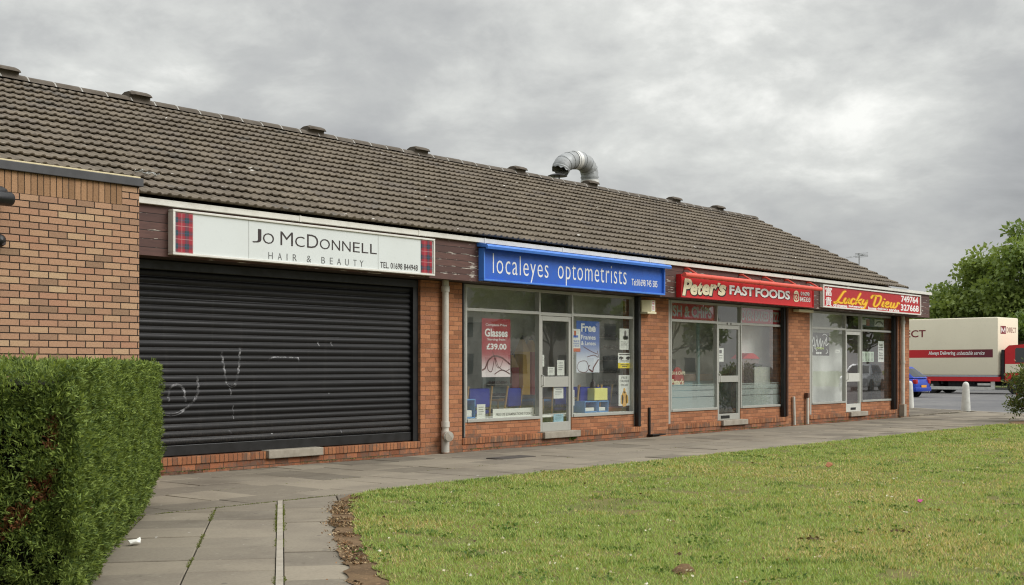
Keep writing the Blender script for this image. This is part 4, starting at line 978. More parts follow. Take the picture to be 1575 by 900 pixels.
def slab_mat():
    t = NT('worn_concrete_flags'); g = t.n('NewGeometry'); p = g.outputs['Position']; r = g.outputs['Random Per Island']
    c = t.ramp(r, [(0, rgb(108, 101, 89)), (.3, rgb(128, 120, 106)), (.7, rgb(142, 133, 117)), (1, rgb(118, 111, 99))])
    n = t.noise(p, .8, 6, .65); f = t.noise(p, 38, 6, .7); w = t.noise(p, 5.5, 5, .65)
    c = t.mix(t.mapr(n, .4, .7, 0, .5), c, rgb(104, 96, 86)); c = t.mix(t.mapr(w, .5, .75, 0, .45), c, rgb(140, 133, 117))
    c = t.mix(t.mapr(f, .42, .75, 0, .5), c, t.mix(1.0, c, (.6, .58, .55, 1), 'MULTIPLY'))
    gum = t.n('TexVoronoi'); t.l(p, gum.inputs['Vector']); gum.inputs['Scale'].default_value = 2.6
    c = t.mix(t.mapr(gum.outputs['Distance'], .045, .06, .75, 0.0), c, rgb(92, 86, 78))
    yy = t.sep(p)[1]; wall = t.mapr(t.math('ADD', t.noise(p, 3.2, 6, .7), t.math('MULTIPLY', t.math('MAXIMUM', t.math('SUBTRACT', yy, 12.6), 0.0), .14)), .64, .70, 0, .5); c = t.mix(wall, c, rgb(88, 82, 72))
    damp = t.noise(p, .45, 4, .6); c = t.mix(t.mapr(damp, .52, .68, 0, .55), c, t.mix(1.0, c, (.66, .64, .62, 1), 'MULTIPLY'))
    lich = t.noise(p, 17, 3, .6); c = t.mix(t.mapr(lich, .64, .70, 0, .4), c, rgb(150, 146, 132))
    sp = t.noise(p, 9, 2, .5); c = t.mix(t.mapr(sp, .74, .765), c, rgb(172, 168, 160)); c = t.mix(t.mapr(t.noise(p, 6.3, 2), .745, .765), c, rgb(48, 44, 40))
    t.bsdf(c, .88, 0, t.bump(f, .3, .005), .25); return t.m
M['flag'] = slab_mat()

bm_ = MB(); N = 48
bm_.add([(30 + 420 * math.cos(2 * math.pi * i / N), 30 + 420 * math.sin(2 * math.pi * i / N), -.16) for i in range(N)], [tuple(range(N))])
struct(bm_.build('ground', M['field']))
struct(sheet_poly([(36.2, 8.2), (41.8, 17.8), (48, 27.0), (54, 60), (86, 60), (86, -40), (20, -40), (20, -9.4), (34.6, -9.4), (34.6, 4)], -.075).build('road', M['asphalt']))
KB = [(34.6, -9.2), (34.6, 4.0), (36.2, 8.2), (37.87, 11.7), (40.83, 16.34), (42.5, 19.0), (48, 27)]
pav = [(4, 9.8), (4, 14.1), (34.5, 14.1), (34.5, 24.5), (46.2, 24.3), (42.4, 19.0), (40.72, 16.4), (37.75, 11.75), (36.1, 8.25), (34.5, 4), (34.5, -9.2), (-9, -9.2), (-9, 9.8)]
struct(sheet_poly(pav, -.035).build('paving_bed', M['subbase']))
m = MB()
for (xa, ya), (xb, yb) in zip(KB[:-1], KB[1:]):
    L = math.hypot(xb - xa, yb - ya); k = max(1, round(L / .91)); d = Vector(((xb - xa) / L, (yb - ya) / L, 0)); nn = Vector((-d.y, d.x, 0))
    for i in range(k):
        p = Vector((xa, ya, 0)) + d * (L * i / k + .004); q = Vector((xa, ya, 0)) + d * (L * (i + 1) / k - .004); w = nn * .13
        z0, z1 = -.15, .004 + random.uniform(-.003, .003)
        m.add([(*(p)[:2], z0), (*(q)[:2], z0), (*(q + w)[:2], z0), (*(p + w)[:2], z0), (*(p)[:2], z1), (*(q)[:2], z1), (*(q + w)[:2], z1), (*(p + w)[:2], z1)],
              [(4, 5, 6, 7), (0, 1, 5, 4), (1, 2, 6, 5), (2, 3, 7, 6), (3, 0, 4, 7)])
struct(m.build('kerb', M['concrete']))
# flags: each a real slab a little out of level
def clip(poly, nx, ny, d):
    out = []
    for i in range(len(poly)):
        a, b = poly[i], poly[(i + 1) % len(poly)]; da, db = a[0] * nx + a[1] * ny - d, b[0] * nx + b[1] * ny - d
        if da <= 0: out.append(a)
        if (da < 0 < db) or (db < 0 < da): t = da / (da - db); out.append((a[0] + (b[0] - a[0]) * t, a[1] + (b[1] - a[1]) * t))
    return out
rs_ = random.Random(21)
def flag(m, poly, th=.05):
    if len(poly) < 3: return
    cx = sum(p[0] for p in poly) / len(poly); cy = sum(p[1] for p in poly) / len(poly)
    dz, tx, ty = rs_.uniform(-.005, .004), rs_.uniform(-.008, .008), rs_.uniform(-.008, .008); n = len(poly)
    top = [(p[0], p[1], dz + (p[0] - cx) * tx + (p[1] - cy) * ty) for p in poly]
    inn = []
    for p in top:
        v = Vector((cx - p[0], cy - p[1])); L = v.length; v = v / L * min(.007, L * .3); inn.append((p[0] + v.x, p[1] + v.y, p[2]))
    top = [(p[0], p[1], p[2] - .005) for p in top]; bot = [(p[0], p[1], -th) for p in poly]
    m.add(inn + top + bot, [tuple(range(n))] + [(i, (i + 1) % n, n + (i + 1) % n, n + i) for i in range(n)] + [(n + i, n + (i + 1) % n, 2 * n + (i + 1) % n, 2 * n + i) for i in range(n)])
m = MB(); y = 9.955; rows = [.58, .80, .62, .80, .62]; G = .0055
for ri, h in enumerate(rows):
    x = 3.2 + (ri % 2) * .37; y1 = min(y + h, 13.712)
    while x < 40.6:
        w = rs_.choice([.62, .76, .91, .91]); poly = [(x + G, y + G), (x + w - G, y + G), (x + w - G, y1 - G), (x + G, y1 - G)]
        poly = clip(poly, .843, -.537, 37.75 * .843 - 11.75 * .537 - .02)      # keep inside the kerb
        flag(m, poly); x += w
    y = y1
y = 13.72
while y < 24:                                                    # round the end of the building
    x = 34.32
    while x < 46:
        flag(m, clip([(x + G, y + G), (x + .75 - G, y + G), (x + .75 - G, y + .6 - G), (x + G, y + .6 - G)], .843, -.537, 37.75 * .843 - 11.75 * .537 - .02)); x += .75
    y += .6
y = 9.945
while y > 3:                                                     # strip behind the lawn's far corner
    x = 30.9
    while x < 38: flag(m, clip([(x + G, y - .6 + G), (x + .75 - G, y - .6 + G), (x + .75 - G, y - G), (x + G, y - G)], .918, -.396, 36.1 * .918 - 8.25 * .396 - .05)); x += .75
    y -= .6
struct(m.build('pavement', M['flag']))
# footpath slanting up to the shops between hedge and lawn
pd = Vector((.645, .764)); pn = Vector((.764, -.645)); PK = Vector((8.09, 9.6))
m = MB(); ed = MB()
cl_ = lambda poly: clip(poly, 0, 1, 9.94)
def pp(s, t): q = PK + pd * s + pn * t; return (q.x, q.y)
for lo, hi, off in ((-2.45, -1.24, .2), (-1.23, -.62, .0), (-.61, -.03, .33), (.03, .58, .12), (.59, 1.1, .4)):
    s = -16 + off
    while s < 2.6:
        w = rs_.choice([.56, .6, .6, .64]) if lo > -2 else .6
        flag(m, cl_([pp(s + G, lo), pp(s + w - G, lo), pp(s + w - G, hi), pp(s + G, hi)])); s += w
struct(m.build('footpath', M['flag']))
s = -16
while s < .3: 
    q = cl_([pp(s + .003, -.024), pp(s + .9 - .003, -.024), pp(s + .9 - .003, .024), pp(s + .003, .024)])
    if len(q) > 2:
        n = len(q); ed.add([(p[0], p[1], .008) for p in q] + [(p[0], p[1], -.06) for p in q], [tuple(range(n))] + [(i, (i + 1) % n, n + (i + 1) % n, n + i) for i in range(n)])
    s += .9
struct(ed.build('path_edging', M['concrete']))

# lawn with its worn soil edge
_l = [gr(*q) for q in ((560, 758), (546, 762), (539, 770), (537.5, 785), (541, 800), (546, 813), (559, 845), (574.6, 870.5), (593.7, 896))]
_s = [gr(*q) for q in ((535, 763.5), (521, 770.5), (512, 782), (509.5, 794), (510, 806), (512.7, 819.7), (523.8, 851), (536.5, 889.5))]
LAWN = [(29.9, 9.20), (30.4, 9.5), (30.2, 9.9), (26, 9.935), (20, 9.94), (15, 9.93), (11, 9.95), (10.1, 9.93)] + _l + [(4.85, 4.55), (2.4, 1.6), (-.6, -1.95), (-5, -7.1), (-6, -9), (34.3, -9), (34.3, 3.8), (32.6, 7.6), (31.2, 8.4)]
def rag_edge(poly, amp, step):
    out = []; r = random.Random(9)
    for i in range(len(poly)):
        a, b = Vector(poly[i]), Vector(poly[(i + 1) % len(poly)]); L = (b - a).length; k = max(1, int(min(L, 14) / step)); nn = Vector((-(b - a).y, (b - a).x)) / max(L, 1e-6)
        for j in range(k): q = a.lerp(b, j / k) + nn * r.uniform(-amp, amp); out.append((q.x, q.y))
    return out
lawn_p = rag_edge(LAWN, .035, .11)
struct(sheet_poly(lawn_p, .012).build('lawn', M['turf']))
_e = [(4.62, 4.75), (2.2, 1.85)]
SOIL = _s + _e + [(p[0] + .3, p[1] - .3) for p in reversed(_s + _e)]
struct(sheet_poly(rag_edge(SOIL, .035, .12), .007).build('soil_edge', M['soil']))
struct(sheet_poly(rag_edge([gr(1545, 905), gr(1600, 868), gr(1680, 880), gr(1660, 960), gr(1560, 960)], .03, .1), .017).build('soil_patch', M['soil']))
struct(sheet_poly(rag_edge([(30.2, 8.7), (31.2, 8.3), (33.2, 8.6), (33.6, 9.8), (31.6, 10.1), (30.3, 9.7)], .06, .2), .017).build('planting_bed', M['soil']))

# grass: single bent blades, thicker sown where the camera stands close
def sow(n, dmin, dmax, half, hgt, wid):
    d = dmin * (dmax / dmin) ** RNG.random(n)                    # density falls with distance
    l = (RNG.random(n) * 2 - 1) * (half * d + 1.0)
    P = np.stack([d * SN + l * CS, d * CS - l * SN], 1)
    ok = inpoly(P, lawn_p); P, d = P[ok], d[ok]; return P, d
def vnoise(P, s, seed):
    r = np.random.default_rng(seed); T = r.random((64, 64)); q = P * s; i = np.floor(q).astype(int); f = q - i; f = f * f * (3 - 2 * f)
    g = lambda a, b: T[(i[:, 0] + a) % 64, (i[:, 1] + b) % 64]
    return (g(0, 0) * (1 - f[:, 0]) + g(1, 0) * f[:, 0]) * (1 - f[:, 1]) + (g(0, 1) * (1 - f[:, 0]) + g(1, 1) * f[:, 0]) * f[:, 1]
P, d = sow(900000, 5.6, 32, .44, 0, 0)
dry = .55 * vnoise(P, .55, 1) + .3 * vnoise(P, 1.9, 2) + .15 * vnoise(P, 6, 3)
tuft = vnoise(P, 3.1, 4) * .5 + vnoise(P, 9, 5) * .5
bare = vnoise(P, 1.15, 61) * .5 + vnoise(P, 3.7, 62) * .5; keep = RNG.random(len(P)) < (.45 + .75 * tuft) * np.where(bare > .73, .18, 1.0); P, d, dry, tuft = P[keep], d[keep], dry[keep], tuft[keep]; n = len(P)
h = (.014 + .014 * tuft + .009 * RNG.random(n)) * (1 + .010 * d); w = (.0032 + .00048 * d) * (.7 + .6 * RNG.random(n))
az = RNG.random(n) * 2 * np.pi; lean = .35 + 1.0 * RNG.random(n)
dirv = np.stack([np.cos(az), np.sin(az)], 1); side = np.stack([-np.sin(az), np.cos(az)], 1)
z0 = np.full((n, 1), .008)
A = np.hstack([P + side * w[:, None] * .5, z0]); B = np.hstack([P - side * w[:, None] * .5, z0])
Cc = np.hstack([P + dirv * (h * lean)[:, None], z0 + h[:, None]])
V = np.stack([A, B, Cc], 1).reshape(-1, 3); F = np.arange(3 * n).reshape(n, 3)
g0 = np.array(rgb(122, 148, 70)[:3]); g1 = np.array(rgb(166, 180, 104)[:3]); y0 = np.array(rgb(204, 186, 130)[:3]); dk = np.array(rgb(84, 112, 50)[:3])
mixv = RNG.random(n)[:, None]; tone = g0 * (1 - mixv) + g1 * mixv
tone = np.where((tuft > .66)[:, None] & (RNG.random(n) < .5)[:, None], dk, tone)
pd_ = np.clip((dry - .38) * 1.5, .05, .42); isd = RNG.random(n) < pd_
tone[isd] = (y0 * (.65 + .5 * RNG.random(n)[:, None]))[isd]
M['grass'] = leafy('grass_blades', .6, .3, .2)
o = cloud_mesh('grass', V, F, np.repeat(tone, 3, 0), M['grass']); o['kind'] = 'stuff'
# crumbs of bark and dead leaf on the soil edge
n = 11000; s = RNG.random(n); sp_ = np.array(_s + _e[:1]); k = np.minimum((s * 7.999).astype(int), 7); f = (s * 7.999 - k)[:, None]
Q = sp_[k] * (1 - f) + sp_[k + 1] * f; Q = Q + np.array([pn.x, pn.y]) * RNG.normal(.10, .062, n)[:, None]; cl2 = vnoise(Q, 5.0, 33) > .36; Q = Q[cl2]; n = len(Q)
D = unit(np.stack([RNG.normal(size=n), RNG.normal(size=n), .25 * np.abs(RNG.normal(size=n))], 1)); sz = .008 + .024 * RNG.random(n) ** 2
V, F = leaves(np.hstack([Q, np.full((n, 1), .012)]), D, sz, sz * .5)
cs = np.array([rgb(132, 112, 86)[:3], rgb(102, 84, 64)[:3], rgb(178, 156, 122)[:3], rgb(80, 68, 54)[:3], rgb(146, 112, 80)[:3]])
t4 = cs[RNG.integers(0, 5, n)]
o = cloud_mesh('leaf_litter', V, F, np.repeat(t4, 4, 0), leafy('dry_litter', .9, .05, .1)); o['kind'] = 'stuff'

# broad-leaved weeds, daisies and bits of leaf in the turf
def speckle(cnt, per, spread, size, tones, dmax, up, zz):
    d_ = 6.5 * (dmax / 6.5) ** RNG.random(cnt); l_ = (RNG.random(cnt) * 2 - 1) * (.44 * d_ + .6); q = np.stack([d_ * SN + l_ * CS, d_ * CS - l_ * SN], 1); q = q[inpoly(q, lawn_p)]
    q = np.repeat(q, per, 0) + RNG.normal(size=(len(q) * per, 2)) * spread; m_ = len(q)
    Dq = unit(np.stack([RNG.normal(size=m_), RNG.normal(size=m_), up * RNG.random(m_)], 1)); s_ = size * (.5 + .8 * RNG.random(m_))
    v_, f_ = leaves(np.hstack([q, np.full((m_, 1), zz)]), Dq, s_, s_ * .7, .15); tn_ = np.array([rgb(*c_)[:3] for c_ in tones])[RNG.integers(0, len(tones), m_)]
    return v_, f_, np.repeat(tn_, 4, 0)
pk = [speckle(150, 34, .09, .030, [(84, 112, 52), (100, 126, 62), (70, 98, 46)], 24, .5, .022), speckle(260, 3, .012, .022, [(228, 226, 214), (205, 196, 170)], 18, .8, .034), speckle(110, 2, .03, .035, [(110, 86, 60), (84, 66, 46), (140, 112, 80)], 26, .4, .036), speckle(16, 16, .05, .036, [(94, 80, 58), (116, 100, 74), (80, 68, 50)], 20, .25, .028)]
V, F, tw_ = [], [], []; o_ = 0
for v_, f_, t_ in pk: V.append(v_); F.append(f_ + o_); tw_.append(t_); o_ += len(v_)
o = cloud_mesh('lawn_weeds', np.vstack(V), np.vstack(F), np.vstack(tw_), M['grass']); o['kind'] = 'stuff'

# ------------------------------------------------------------------ hedge
nearc = Vector(cam_w(-2.43, 7.05)); farc = Vector(cam_w(-3.60, 12.75))
hd = (farc - nearc).normalized(); hl = (farc - nearc).length; hn = Vector((hd.y, -hd.x))     # outward on the path side
HH, HW = 1.375, 3.6
hedge = thing('hedge', 'tall clipped green conifer hedge at the left edge beside the footpath', 'hedge', (*(nearc - hn * HW / 2 + hd * hl / 2), 0))
MB().add([(*(nearc + hd * u - hn * v), z) for z in (0, HH - .11) for u, v in ((.13, .13), (hl - .13, .13), (hl - .13, HW), (.13, HW))],
         [(4, 5, 6, 7), (0, 1, 5, 4), (1, 2, 6, 5), (2, 3, 7, 6), (3, 0, 4, 7)]).build('twiggy_core', paint('dark_twigs', rgb(26, 28, 17), .95, dirt=0, spec=.05), hedge)
def hface(n, o, eu, ev, nu, lu, lv, bulge):
    u = RNG.random(n); v = RNG.random(n); UV = np.stack([u * lu, v * lv], 1)
    b = (vnoise(UV, 1.7, 31 + int(bulge * 100)) - .5) * .08 + (vnoise(UV, 6, 8) - .5) * .09 + (vnoise(UV, 15, 9) - .5) * .05
    dep = -np.abs(RNG.normal(size=n)) * .04
    P = o + np.outer(u * lu, eu) + np.outer(v * lv, ev) + np.outer(b + dep, nu)
    D = unit(nu * .75 + np.array([0, 0, .55]) + RNG.normal(size=(n, 3)) * .42)
    return P, D, UV, b + dep
z3 = lambda v, z=0.0: np.array([v.x, v.y, z])
hp, hdv, hdead = [], [], []
for (cnt, o, eu, ev, nu, lu, lv, bl) in ((40000, z3(nearc, .0), z3(-hn), np.array([0, 0, 1.]), z3(-hd), 2.0, HH, .1), (105000, z3(nearc, .02), z3(hd), np.array([0, 0, 1.]), z3(hn), hl, HH, .2),
                                          (20000, z3(nearc, HH), z3(hd), z3(-hn), np.array([0, 0, 1.]), hl, 2.2, .3), (5000, z3(farc, .02), z3(-hn), np.array([0, 0, 1.]), z3(hd), 2.0, HH, .4)):
    P, D, UV, dep = hface(cnt, o, eu, ev, nu, lu, lv, bl); hp.append(P); hdv.append(D)
    dd = vnoise(UV, 5.5, 77) * .6 + vnoise(UV, 14, 78) * .4
    hdead.append((dd > (.755 if bl == .1 else .86)) & (RNG.random(cnt) < .7))
P = np.vstack(hp); D = np.vstack(hdv); dead = np.concatenate(hdead)
hol = vnoise(np.stack([P[:, 0] + P[:, 1], P[:, 2] * 1.3 + P[:, 0] * .3], 1), 4.6, 91) * .6 + vnoise(np.stack([P[:, 0] - P[:, 1], P[:, 2] * 1.3], 1), 11, 92) * .4
kp = (RNG.random(len(P)) < np.where(hol < .34, .22, 1.0)) & (RNG.random(len(P)) < np.clip(P[:, 2] / .16, .12, 1)); P, D, dead = P[kp], D[kp], dead[kp]; n = len(P)
# the foot of the hedge draws in a little
P[:, :2] -= np.outer(np.clip(.35 - P[:, 2], 0, 1) * .25, [hn.x, hn.y])
k = 3; P3 = np.repeat(P, k, 0); D3 = unit(np.repeat(D, k, 0) + RNG.normal(size=(n * k, 3)) * .38); P3 = P3 + RNG.normal(size=P3.shape) * .006
L = .018 + .026 * RNG.random(n * k); V, F = leaves(P3, D3, L, L * .24, .15)
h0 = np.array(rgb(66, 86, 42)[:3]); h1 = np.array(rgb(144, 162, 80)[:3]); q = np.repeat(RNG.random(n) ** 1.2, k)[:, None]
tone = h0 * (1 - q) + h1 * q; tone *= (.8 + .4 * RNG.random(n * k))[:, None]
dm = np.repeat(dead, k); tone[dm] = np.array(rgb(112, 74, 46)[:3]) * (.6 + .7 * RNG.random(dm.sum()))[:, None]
# long shoots the shears missed
ns = 60; si = RNG.integers(0, n, ns); sV, sF, sT = [V], [F], [np.repeat(tone, 4, 0)]
for i_ in si:
    d0 = D[i_] * .6 + np.array([0, 0, .7]) + RNG.normal(size=3) * .25; d0 /= np.linalg.norm(d0); Ls_ = .05 + .09 * RNG.random(); m_ = 16
    tt = RNG.random(m_); Pq = P[i_] + np.outer(tt * Ls_, d0); Dq = unit(d0 * .8 + RNG.normal(size=(m_, 3)) * .5); lq = .014 + .014 * RNG.random(m_)
    v_, f_ = leaves(Pq, Dq, lq, lq * .3, .1); sF.append(f_ + sum(len(q_) for q_ in sV)); sV.append(v_); sT.append(np.repeat(np.tile(np.array(rgb(138, 160, 72)[:3]), (m_, 1)), 4, 0))
V, F, tone4 = np.vstack(sV), np.vstack(sF), np.vstack(sT)
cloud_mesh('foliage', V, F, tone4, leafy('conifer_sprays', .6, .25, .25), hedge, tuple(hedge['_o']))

# ------------------------------------------------------------------ trees and bushes
M['bark'] = paint('tree_bark', rgb(84, 72, 58), .9, var=.5, dirt=.5, scale=9, bump=.6)
M['leaf'] = leafy('tree_leaves', .5, .35, .35)
def tree(name, label, base, h, crown_r, crown_h, c0, c1, nclump, nleaf, lsz, seed, trunk_r=.22, group=None, cat='tree', low=.25):
    r = random.Random(seed); rg = np.random.default_rng(seed)
    t = thing(name, label, cat, base, group); B = Vector(base); cz = h - crown_h / 2
    m = MB(); top = B + Vector((r.uniform(-.3, .3), r.uniform(-.3, .3), cz)); tips = []
    q = [B.lerp(top, i / 5) + Vector((r.uniform(-.08, .08), r.uniform(-.08, .08), 0)) * (h / 10) for i in range(6)]; q[0] = B
    m.tube(q, [trunk_r * (1 - .13 * i) for i in range(6)], 10)
    for i in range(nclump):
        a = r.uniform(0, 2 * math.pi); e = math.asin(r.uniform(-.75, 1)); rad = r.uniform(.55, 1.0)
        p = B + Vector((0, 0, cz)) + Vector((math.cos(a) * math.cos(e) * crown_r * rad, math.sin(a) * math.cos(e) * crown_r * rad, math.sin(e) * crown_h / 2 * rad))
        tips.append(p)
        if i % 2 == 0:
            s0 = q[2].lerp(q[5], r.random()); mid = s0.lerp(p, .5) + Vector((0, 0, -.08 * crown_h * r.random()))
            m.tube([s0, mid, p], [trunk_r * .32, trunk_r * .2, trunk_r * .06], 6)
    m.build('trunk', M['bark'], t, smooth=True)
    Pc = np.array([v[:] for v in tips]); per = nleaf // nclump; idx = np.repeat(np.arange(nclump), per)
    cs_ = crown_r * (.20 + .16 * rg.random(nclump)); N_ = len(idx)
    off = unit(rg.normal(size=(N_, 3))) * (rg.random(N_) ** .45)[:, None] * cs_[idx][:, None] * np.array([1, 1, .62])
    Pl = Pc[idx] + off; Dl = unit(off / (np.linalg.norm(off, axis=1)[:, None] + 1e-6) * .7 + rg.normal(size=(N_, 3)) * .6 + np.array([0, 0, -.1]))
    Ls = lsz * (.6 + .8 * rg.random(N_)); V, F = leaves(Pl, Dl, Ls, Ls * .62, .15)
    k0, k1 = np.array(c0[:3]), np.array(c1[:3]); f = np.clip(rg.random(nclump)[idx] * .6 + rg.random(N_) * .4, 0, 1)[:, None]
    cloud_mesh('crown', V, F, np.repeat(k0 * (1 - f) + k1 * f, 4, 0), M['leaf'], t, tuple(base)); return t
def at_cam(px, d): return cam_w((px - 787) / FPX * d, d)
G1 = 'leafy trees behind the lorry'
x, y = at_cam(1618, 88); tree('broadleaf_tree', 'big spreading green tree at the right edge, taller than the lorry', (x, y, -.1), 11.6, 5.8, 9.4, rgb(92, 114, 54), rgb(152, 168, 96), 95, 27000, .34, 3, .32, G1)
x, y = at_cam(1508, 90); tree('broadleaf_tree', 'mid-sized green tree rising directly above the lorry box', (x, y, -.1), 8.3, 4.1, 6.6, rgb(90, 112, 54), rgb(148, 164, 94), 60, 15000, .34, 5, .25, G1)
x, y = at_cam(1444, 97); tree('broadleaf_tree', 'paler yellowish tree peeping out just right of the takeaway sign', (x, y, -.1), 6.1, 2.9, 5.0, rgb(112, 112, 64), rgb(160, 156, 104), 40, 12000, .32, 8, .2, G1)
x, y = at_cam(1572, 80); tree('broadleaf_tree', 'low dark shrubby tree beside the lorry cab', (x, y, -.1), 4.6, 3.4, 4.2, rgb(70, 92, 44), rgb(116, 138, 72), 40, 13000, .28, 9, .16, G1)
x, y = at_cam(1596, 31.2)
def bush(name, label, x, y, h, r, n, seed):
    rg = np.random.default_rng(seed); t = thing(name, label, 'bush', (x, y, .0)); B = np.array([x, y, 0.])
    m = MB(); tips = []
    for i in range(34):
        a = rg.random() * 2 * np.pi; rr_ = r * (.25 + .72 * rg.random()); hz = h * (.16 + .82 * rg.random() ** .8) * (1 - .25 * (rr_ / r) ** 2)
        p = Vector((x + math.cos(a) * rr_, y + math.sin(a) * rr_, hz)); tips.append(p[:])
        m.tube([(x + math.cos(a) * .08, y + math.sin(a) * .08, 0), Vector((x, y, hz * .35)).lerp(p, .5), p], [.022, .014, .005], 5)
    m.build('stems', M['bark'], t, smooth=True)
    T = np.array(tips); idx = rg.integers(0, len(T), n); off = rg.normal(size=(n, 3)) * r * .16; Pl = T[idx] + off; Pl[:, 2] = np.maximum(Pl[:, 2], .05)
    Dl = unit(off + rg.normal(size=(n, 3)) * .1 + np.array([0, 0, .05])); Ls = .05 + .05 * rg.random(n); V, F = leaves(Pl, Dl, Ls, Ls * .5, .2)
    f = rg.random(n)[:, None]; k0, k1 = np.array(rgb(62, 80, 38)[:3]), np.array(rgb(128, 140, 78)[:3]); tone = k0 * (1 - f) + k1 * f
    rd = rg.random(n) < .05; tone[rd] = np.array(rgb(140, 92, 60)[:3])
    cloud_mesh('foliage', V, F, np.repeat(tone, 4, 0), M['leaf'], t, (x, y, 0)); return t
bush('garden_bush', 'rounded garden bush at the right end of the lawn in front of the lorry cab', x, y, 1.42, .64, 7500, 12)
# timber fence beyond the lorry
x0_, y0_ = at_cam(1552, 79); x1_, y1_ = at_cam(1680, 77); d = Vector((x1_ - x0_, y1_ - y0_, 0)); L = d.length; d /= L; nn = Vector((-d.y, d.x, 0))
t = thing('timber_fence', 'dark brown timber panel fence glimpsed behind the lorry cab', 'fence', ((x0_ + x1_) / 2, (y0_ + y1_) / 2, -.1)); m = MB(); p_ = MB(); M['fence'] = paint('brown_fence_timber', rgb(94, 74, 58), .85, var=.4)
k = int(L / .15)
for i in range(k):
    a = Vector((x0_, y0_, -.1)) + d * (i * .15); b = a + d * .14; w = nn * .02
    m.add([a, b, b + w, a + w, a + Vector((0, 0, 3.1)), b + Vector((0, 0, 3.1)), b + w + Vector((0, 0, 3.1)), a + w + Vector((0, 0, 3.1))], [(4, 5, 6, 7), (0, 1, 5, 4), (1, 2, 6, 5), (2, 3, 7, 6), (3, 0, 4, 7)])
for z in (.3, 1.6, 2.8): 
    a = Vector((x0_, y0_, z)) + nn * .024; b = a + d * L; p_.tube([a + nn * .03, b + nn * .03], .05, 4)
m.build('boards', M['fence'], t); p_.build('rail', M['fence'], t)

# moss and seedlings in the open joints of the path
mp, ms_ = [], []
def joint_moss(a, b, cnt, wdt, hh):
    a, b = np.array(a), np.array(b); tq = RNG.random(cnt); cl = vnoise(np.stack([tq * np.linalg.norm(b - a) * 1.0, np.zeros(cnt) + a[0]], 1), 2.3, 55); tq = tq[cl > .45]
    q = a + np.outer(tq, b - a) + RNG.normal(size=(len(tq), 2)) * wdt; mp.append(np.hstack([q, np.full((len(q), 1), -.004)])); ms_.append(np.full(len(q), hh))
for tt_, cnt in ((-.03, 2600), (.03, 3200), (-.615, 1800), (-1.235, 900)):
    joint_moss(pp(-7, tt_), pp(.1, tt_), cnt, .007, .013)
joint_moss((6.9, 9.95), (9.6, 9.95), 900, .008, .012); joint_moss((9.6, 9.95), (30, 9.95), 3000, .015, .02); joint_moss((9.2, 13.69), (33, 13.69), 2600, .012, .02); joint_moss((8, 11.33), (20, 11.33), 700, .006, .012)
mp = np.vstack(mp); ms_ = np.concatenate(ms_); nm_ = len(mp); Dm = unit(np.stack([RNG.normal(size=nm_), RNG.normal(size=nm_), .4 + RNG.random(nm_)], 1)); Lm = ms_ * (.5 + RNG.random(nm_))
V, F = leaves(mp, Dm, Lm, Lm * .5, .2); fm_ = RNG.random(nm_)[:, None]
o = cloud_mesh('joint_moss', V, F, np.repeat(np.array(rgb(84, 92, 44)[:3]) * (1 - fm_) + np.array(rgb(124, 132, 66)[:3]) * fm_, 4, 0), M['leaf']); o['kind'] = 'stuff'

# weeds and small litter
def weed(px, py, s, lab):
    x, y = gr(px, py); n = 26; a = RNG.random(n) * 2 * np.pi; D = unit(np.stack([np.cos(a), np.sin(a), .5 + RNG.random(n)], 1)); L = s * (.5 + .6 * RNG.random(n))
    Pw = np.stack([x + RNG.normal(size=n) * s * .35, y - .02 + RNG.normal(size=n) * s * .15, .01 + RNG.random(n) * s * .3], 1)
    V, F = leaves(Pw, D, L, L * .42, .2); f = RNG.random(n)[:, None]; k0, k1 = np.array(rgb(66, 92, 40)[:3]), np.array(rgb(116, 142, 66)[:3])
    o = cloud_mesh('weed', V, F, np.repeat(k0 * (1 - f) + k1 * f, 4, 0), M['leaf'], None, (x, y, 0)); tag(o, lab, 'weed', 'weeds at the foot of the shop walls')
for a in ((600, 699.5, .12, 'green weed growing below the shutter right of its concrete step'), (663, 694, .16, 'leafy green weed just left of the drainpipe with the access cap'), (690, 692.5, .11, 'small green weed just right of the drainpipe with the access cap'), (878, 679, .11, 'low green weed under the optometrist doorstep')): weed(*a)
def scrap(name, label, px, py, pts, mat, cat='litter', z=.03):
    x, y = gr(px, py, z); r = random.Random(px); m = MB(); n = len(pts)
    vs = [(x + a, y + b, z + c) for a, b, c in pts]; m.add(vs + [(v[0] + .004, v[1] + .003, v[2] - .008) for v in vs], [tuple(range(n)), tuple(range(2 * n - 1, n - 1, -1))] + [(i, (i + 1) % n, n + (i + 1) % n, n + i) for i in range(n)])
    tag(m.build(name, mat), label, cat)
scrap('paper_scrap', 'crumpled white paper scrap at the foot of the hedge', 208, 834, [(-.06, -.02, 0), (-.02, -.035, .012), (.02, -.03, .0), (.06, .02, .02), (.075, .05, .03), (.02, .02, .02), (-.03, .03, .0), (-.06, .01, .02)], M['paper'], z=.02)
scrap('plastic_scrap', 'tiny bright pink scrap of wrapper on the lawn at right', 1415, 772, [(-.03, -.015, 0), (.02, -.02, .02), (.035, .015, .012), (0, .02, .03), (-.035, .015, .012)], paint('pink_wrapper', rgb(168, 52, 118), .5), z=.035)
scrap('dead_leaf', 'dry brown curled leaf lying on the lawn under fast food shop', 1275, 718, [(-.07, -.02, 0), (0, -.05, .03), (.08, 0, .05), (.02, .04, .06), (-.05, .03, .02)], paint('dry_leaf', rgb(140, 88, 52), .8), 'leaf', z=.05)
x, y = gr(1051, 884); bm2 = bmesh.new(); bmesh.ops.create_icosphere(bm2, subdivisions=3, radius=1); rg = random.Random(2); m = MB()
bm2.verts.index_update(); 
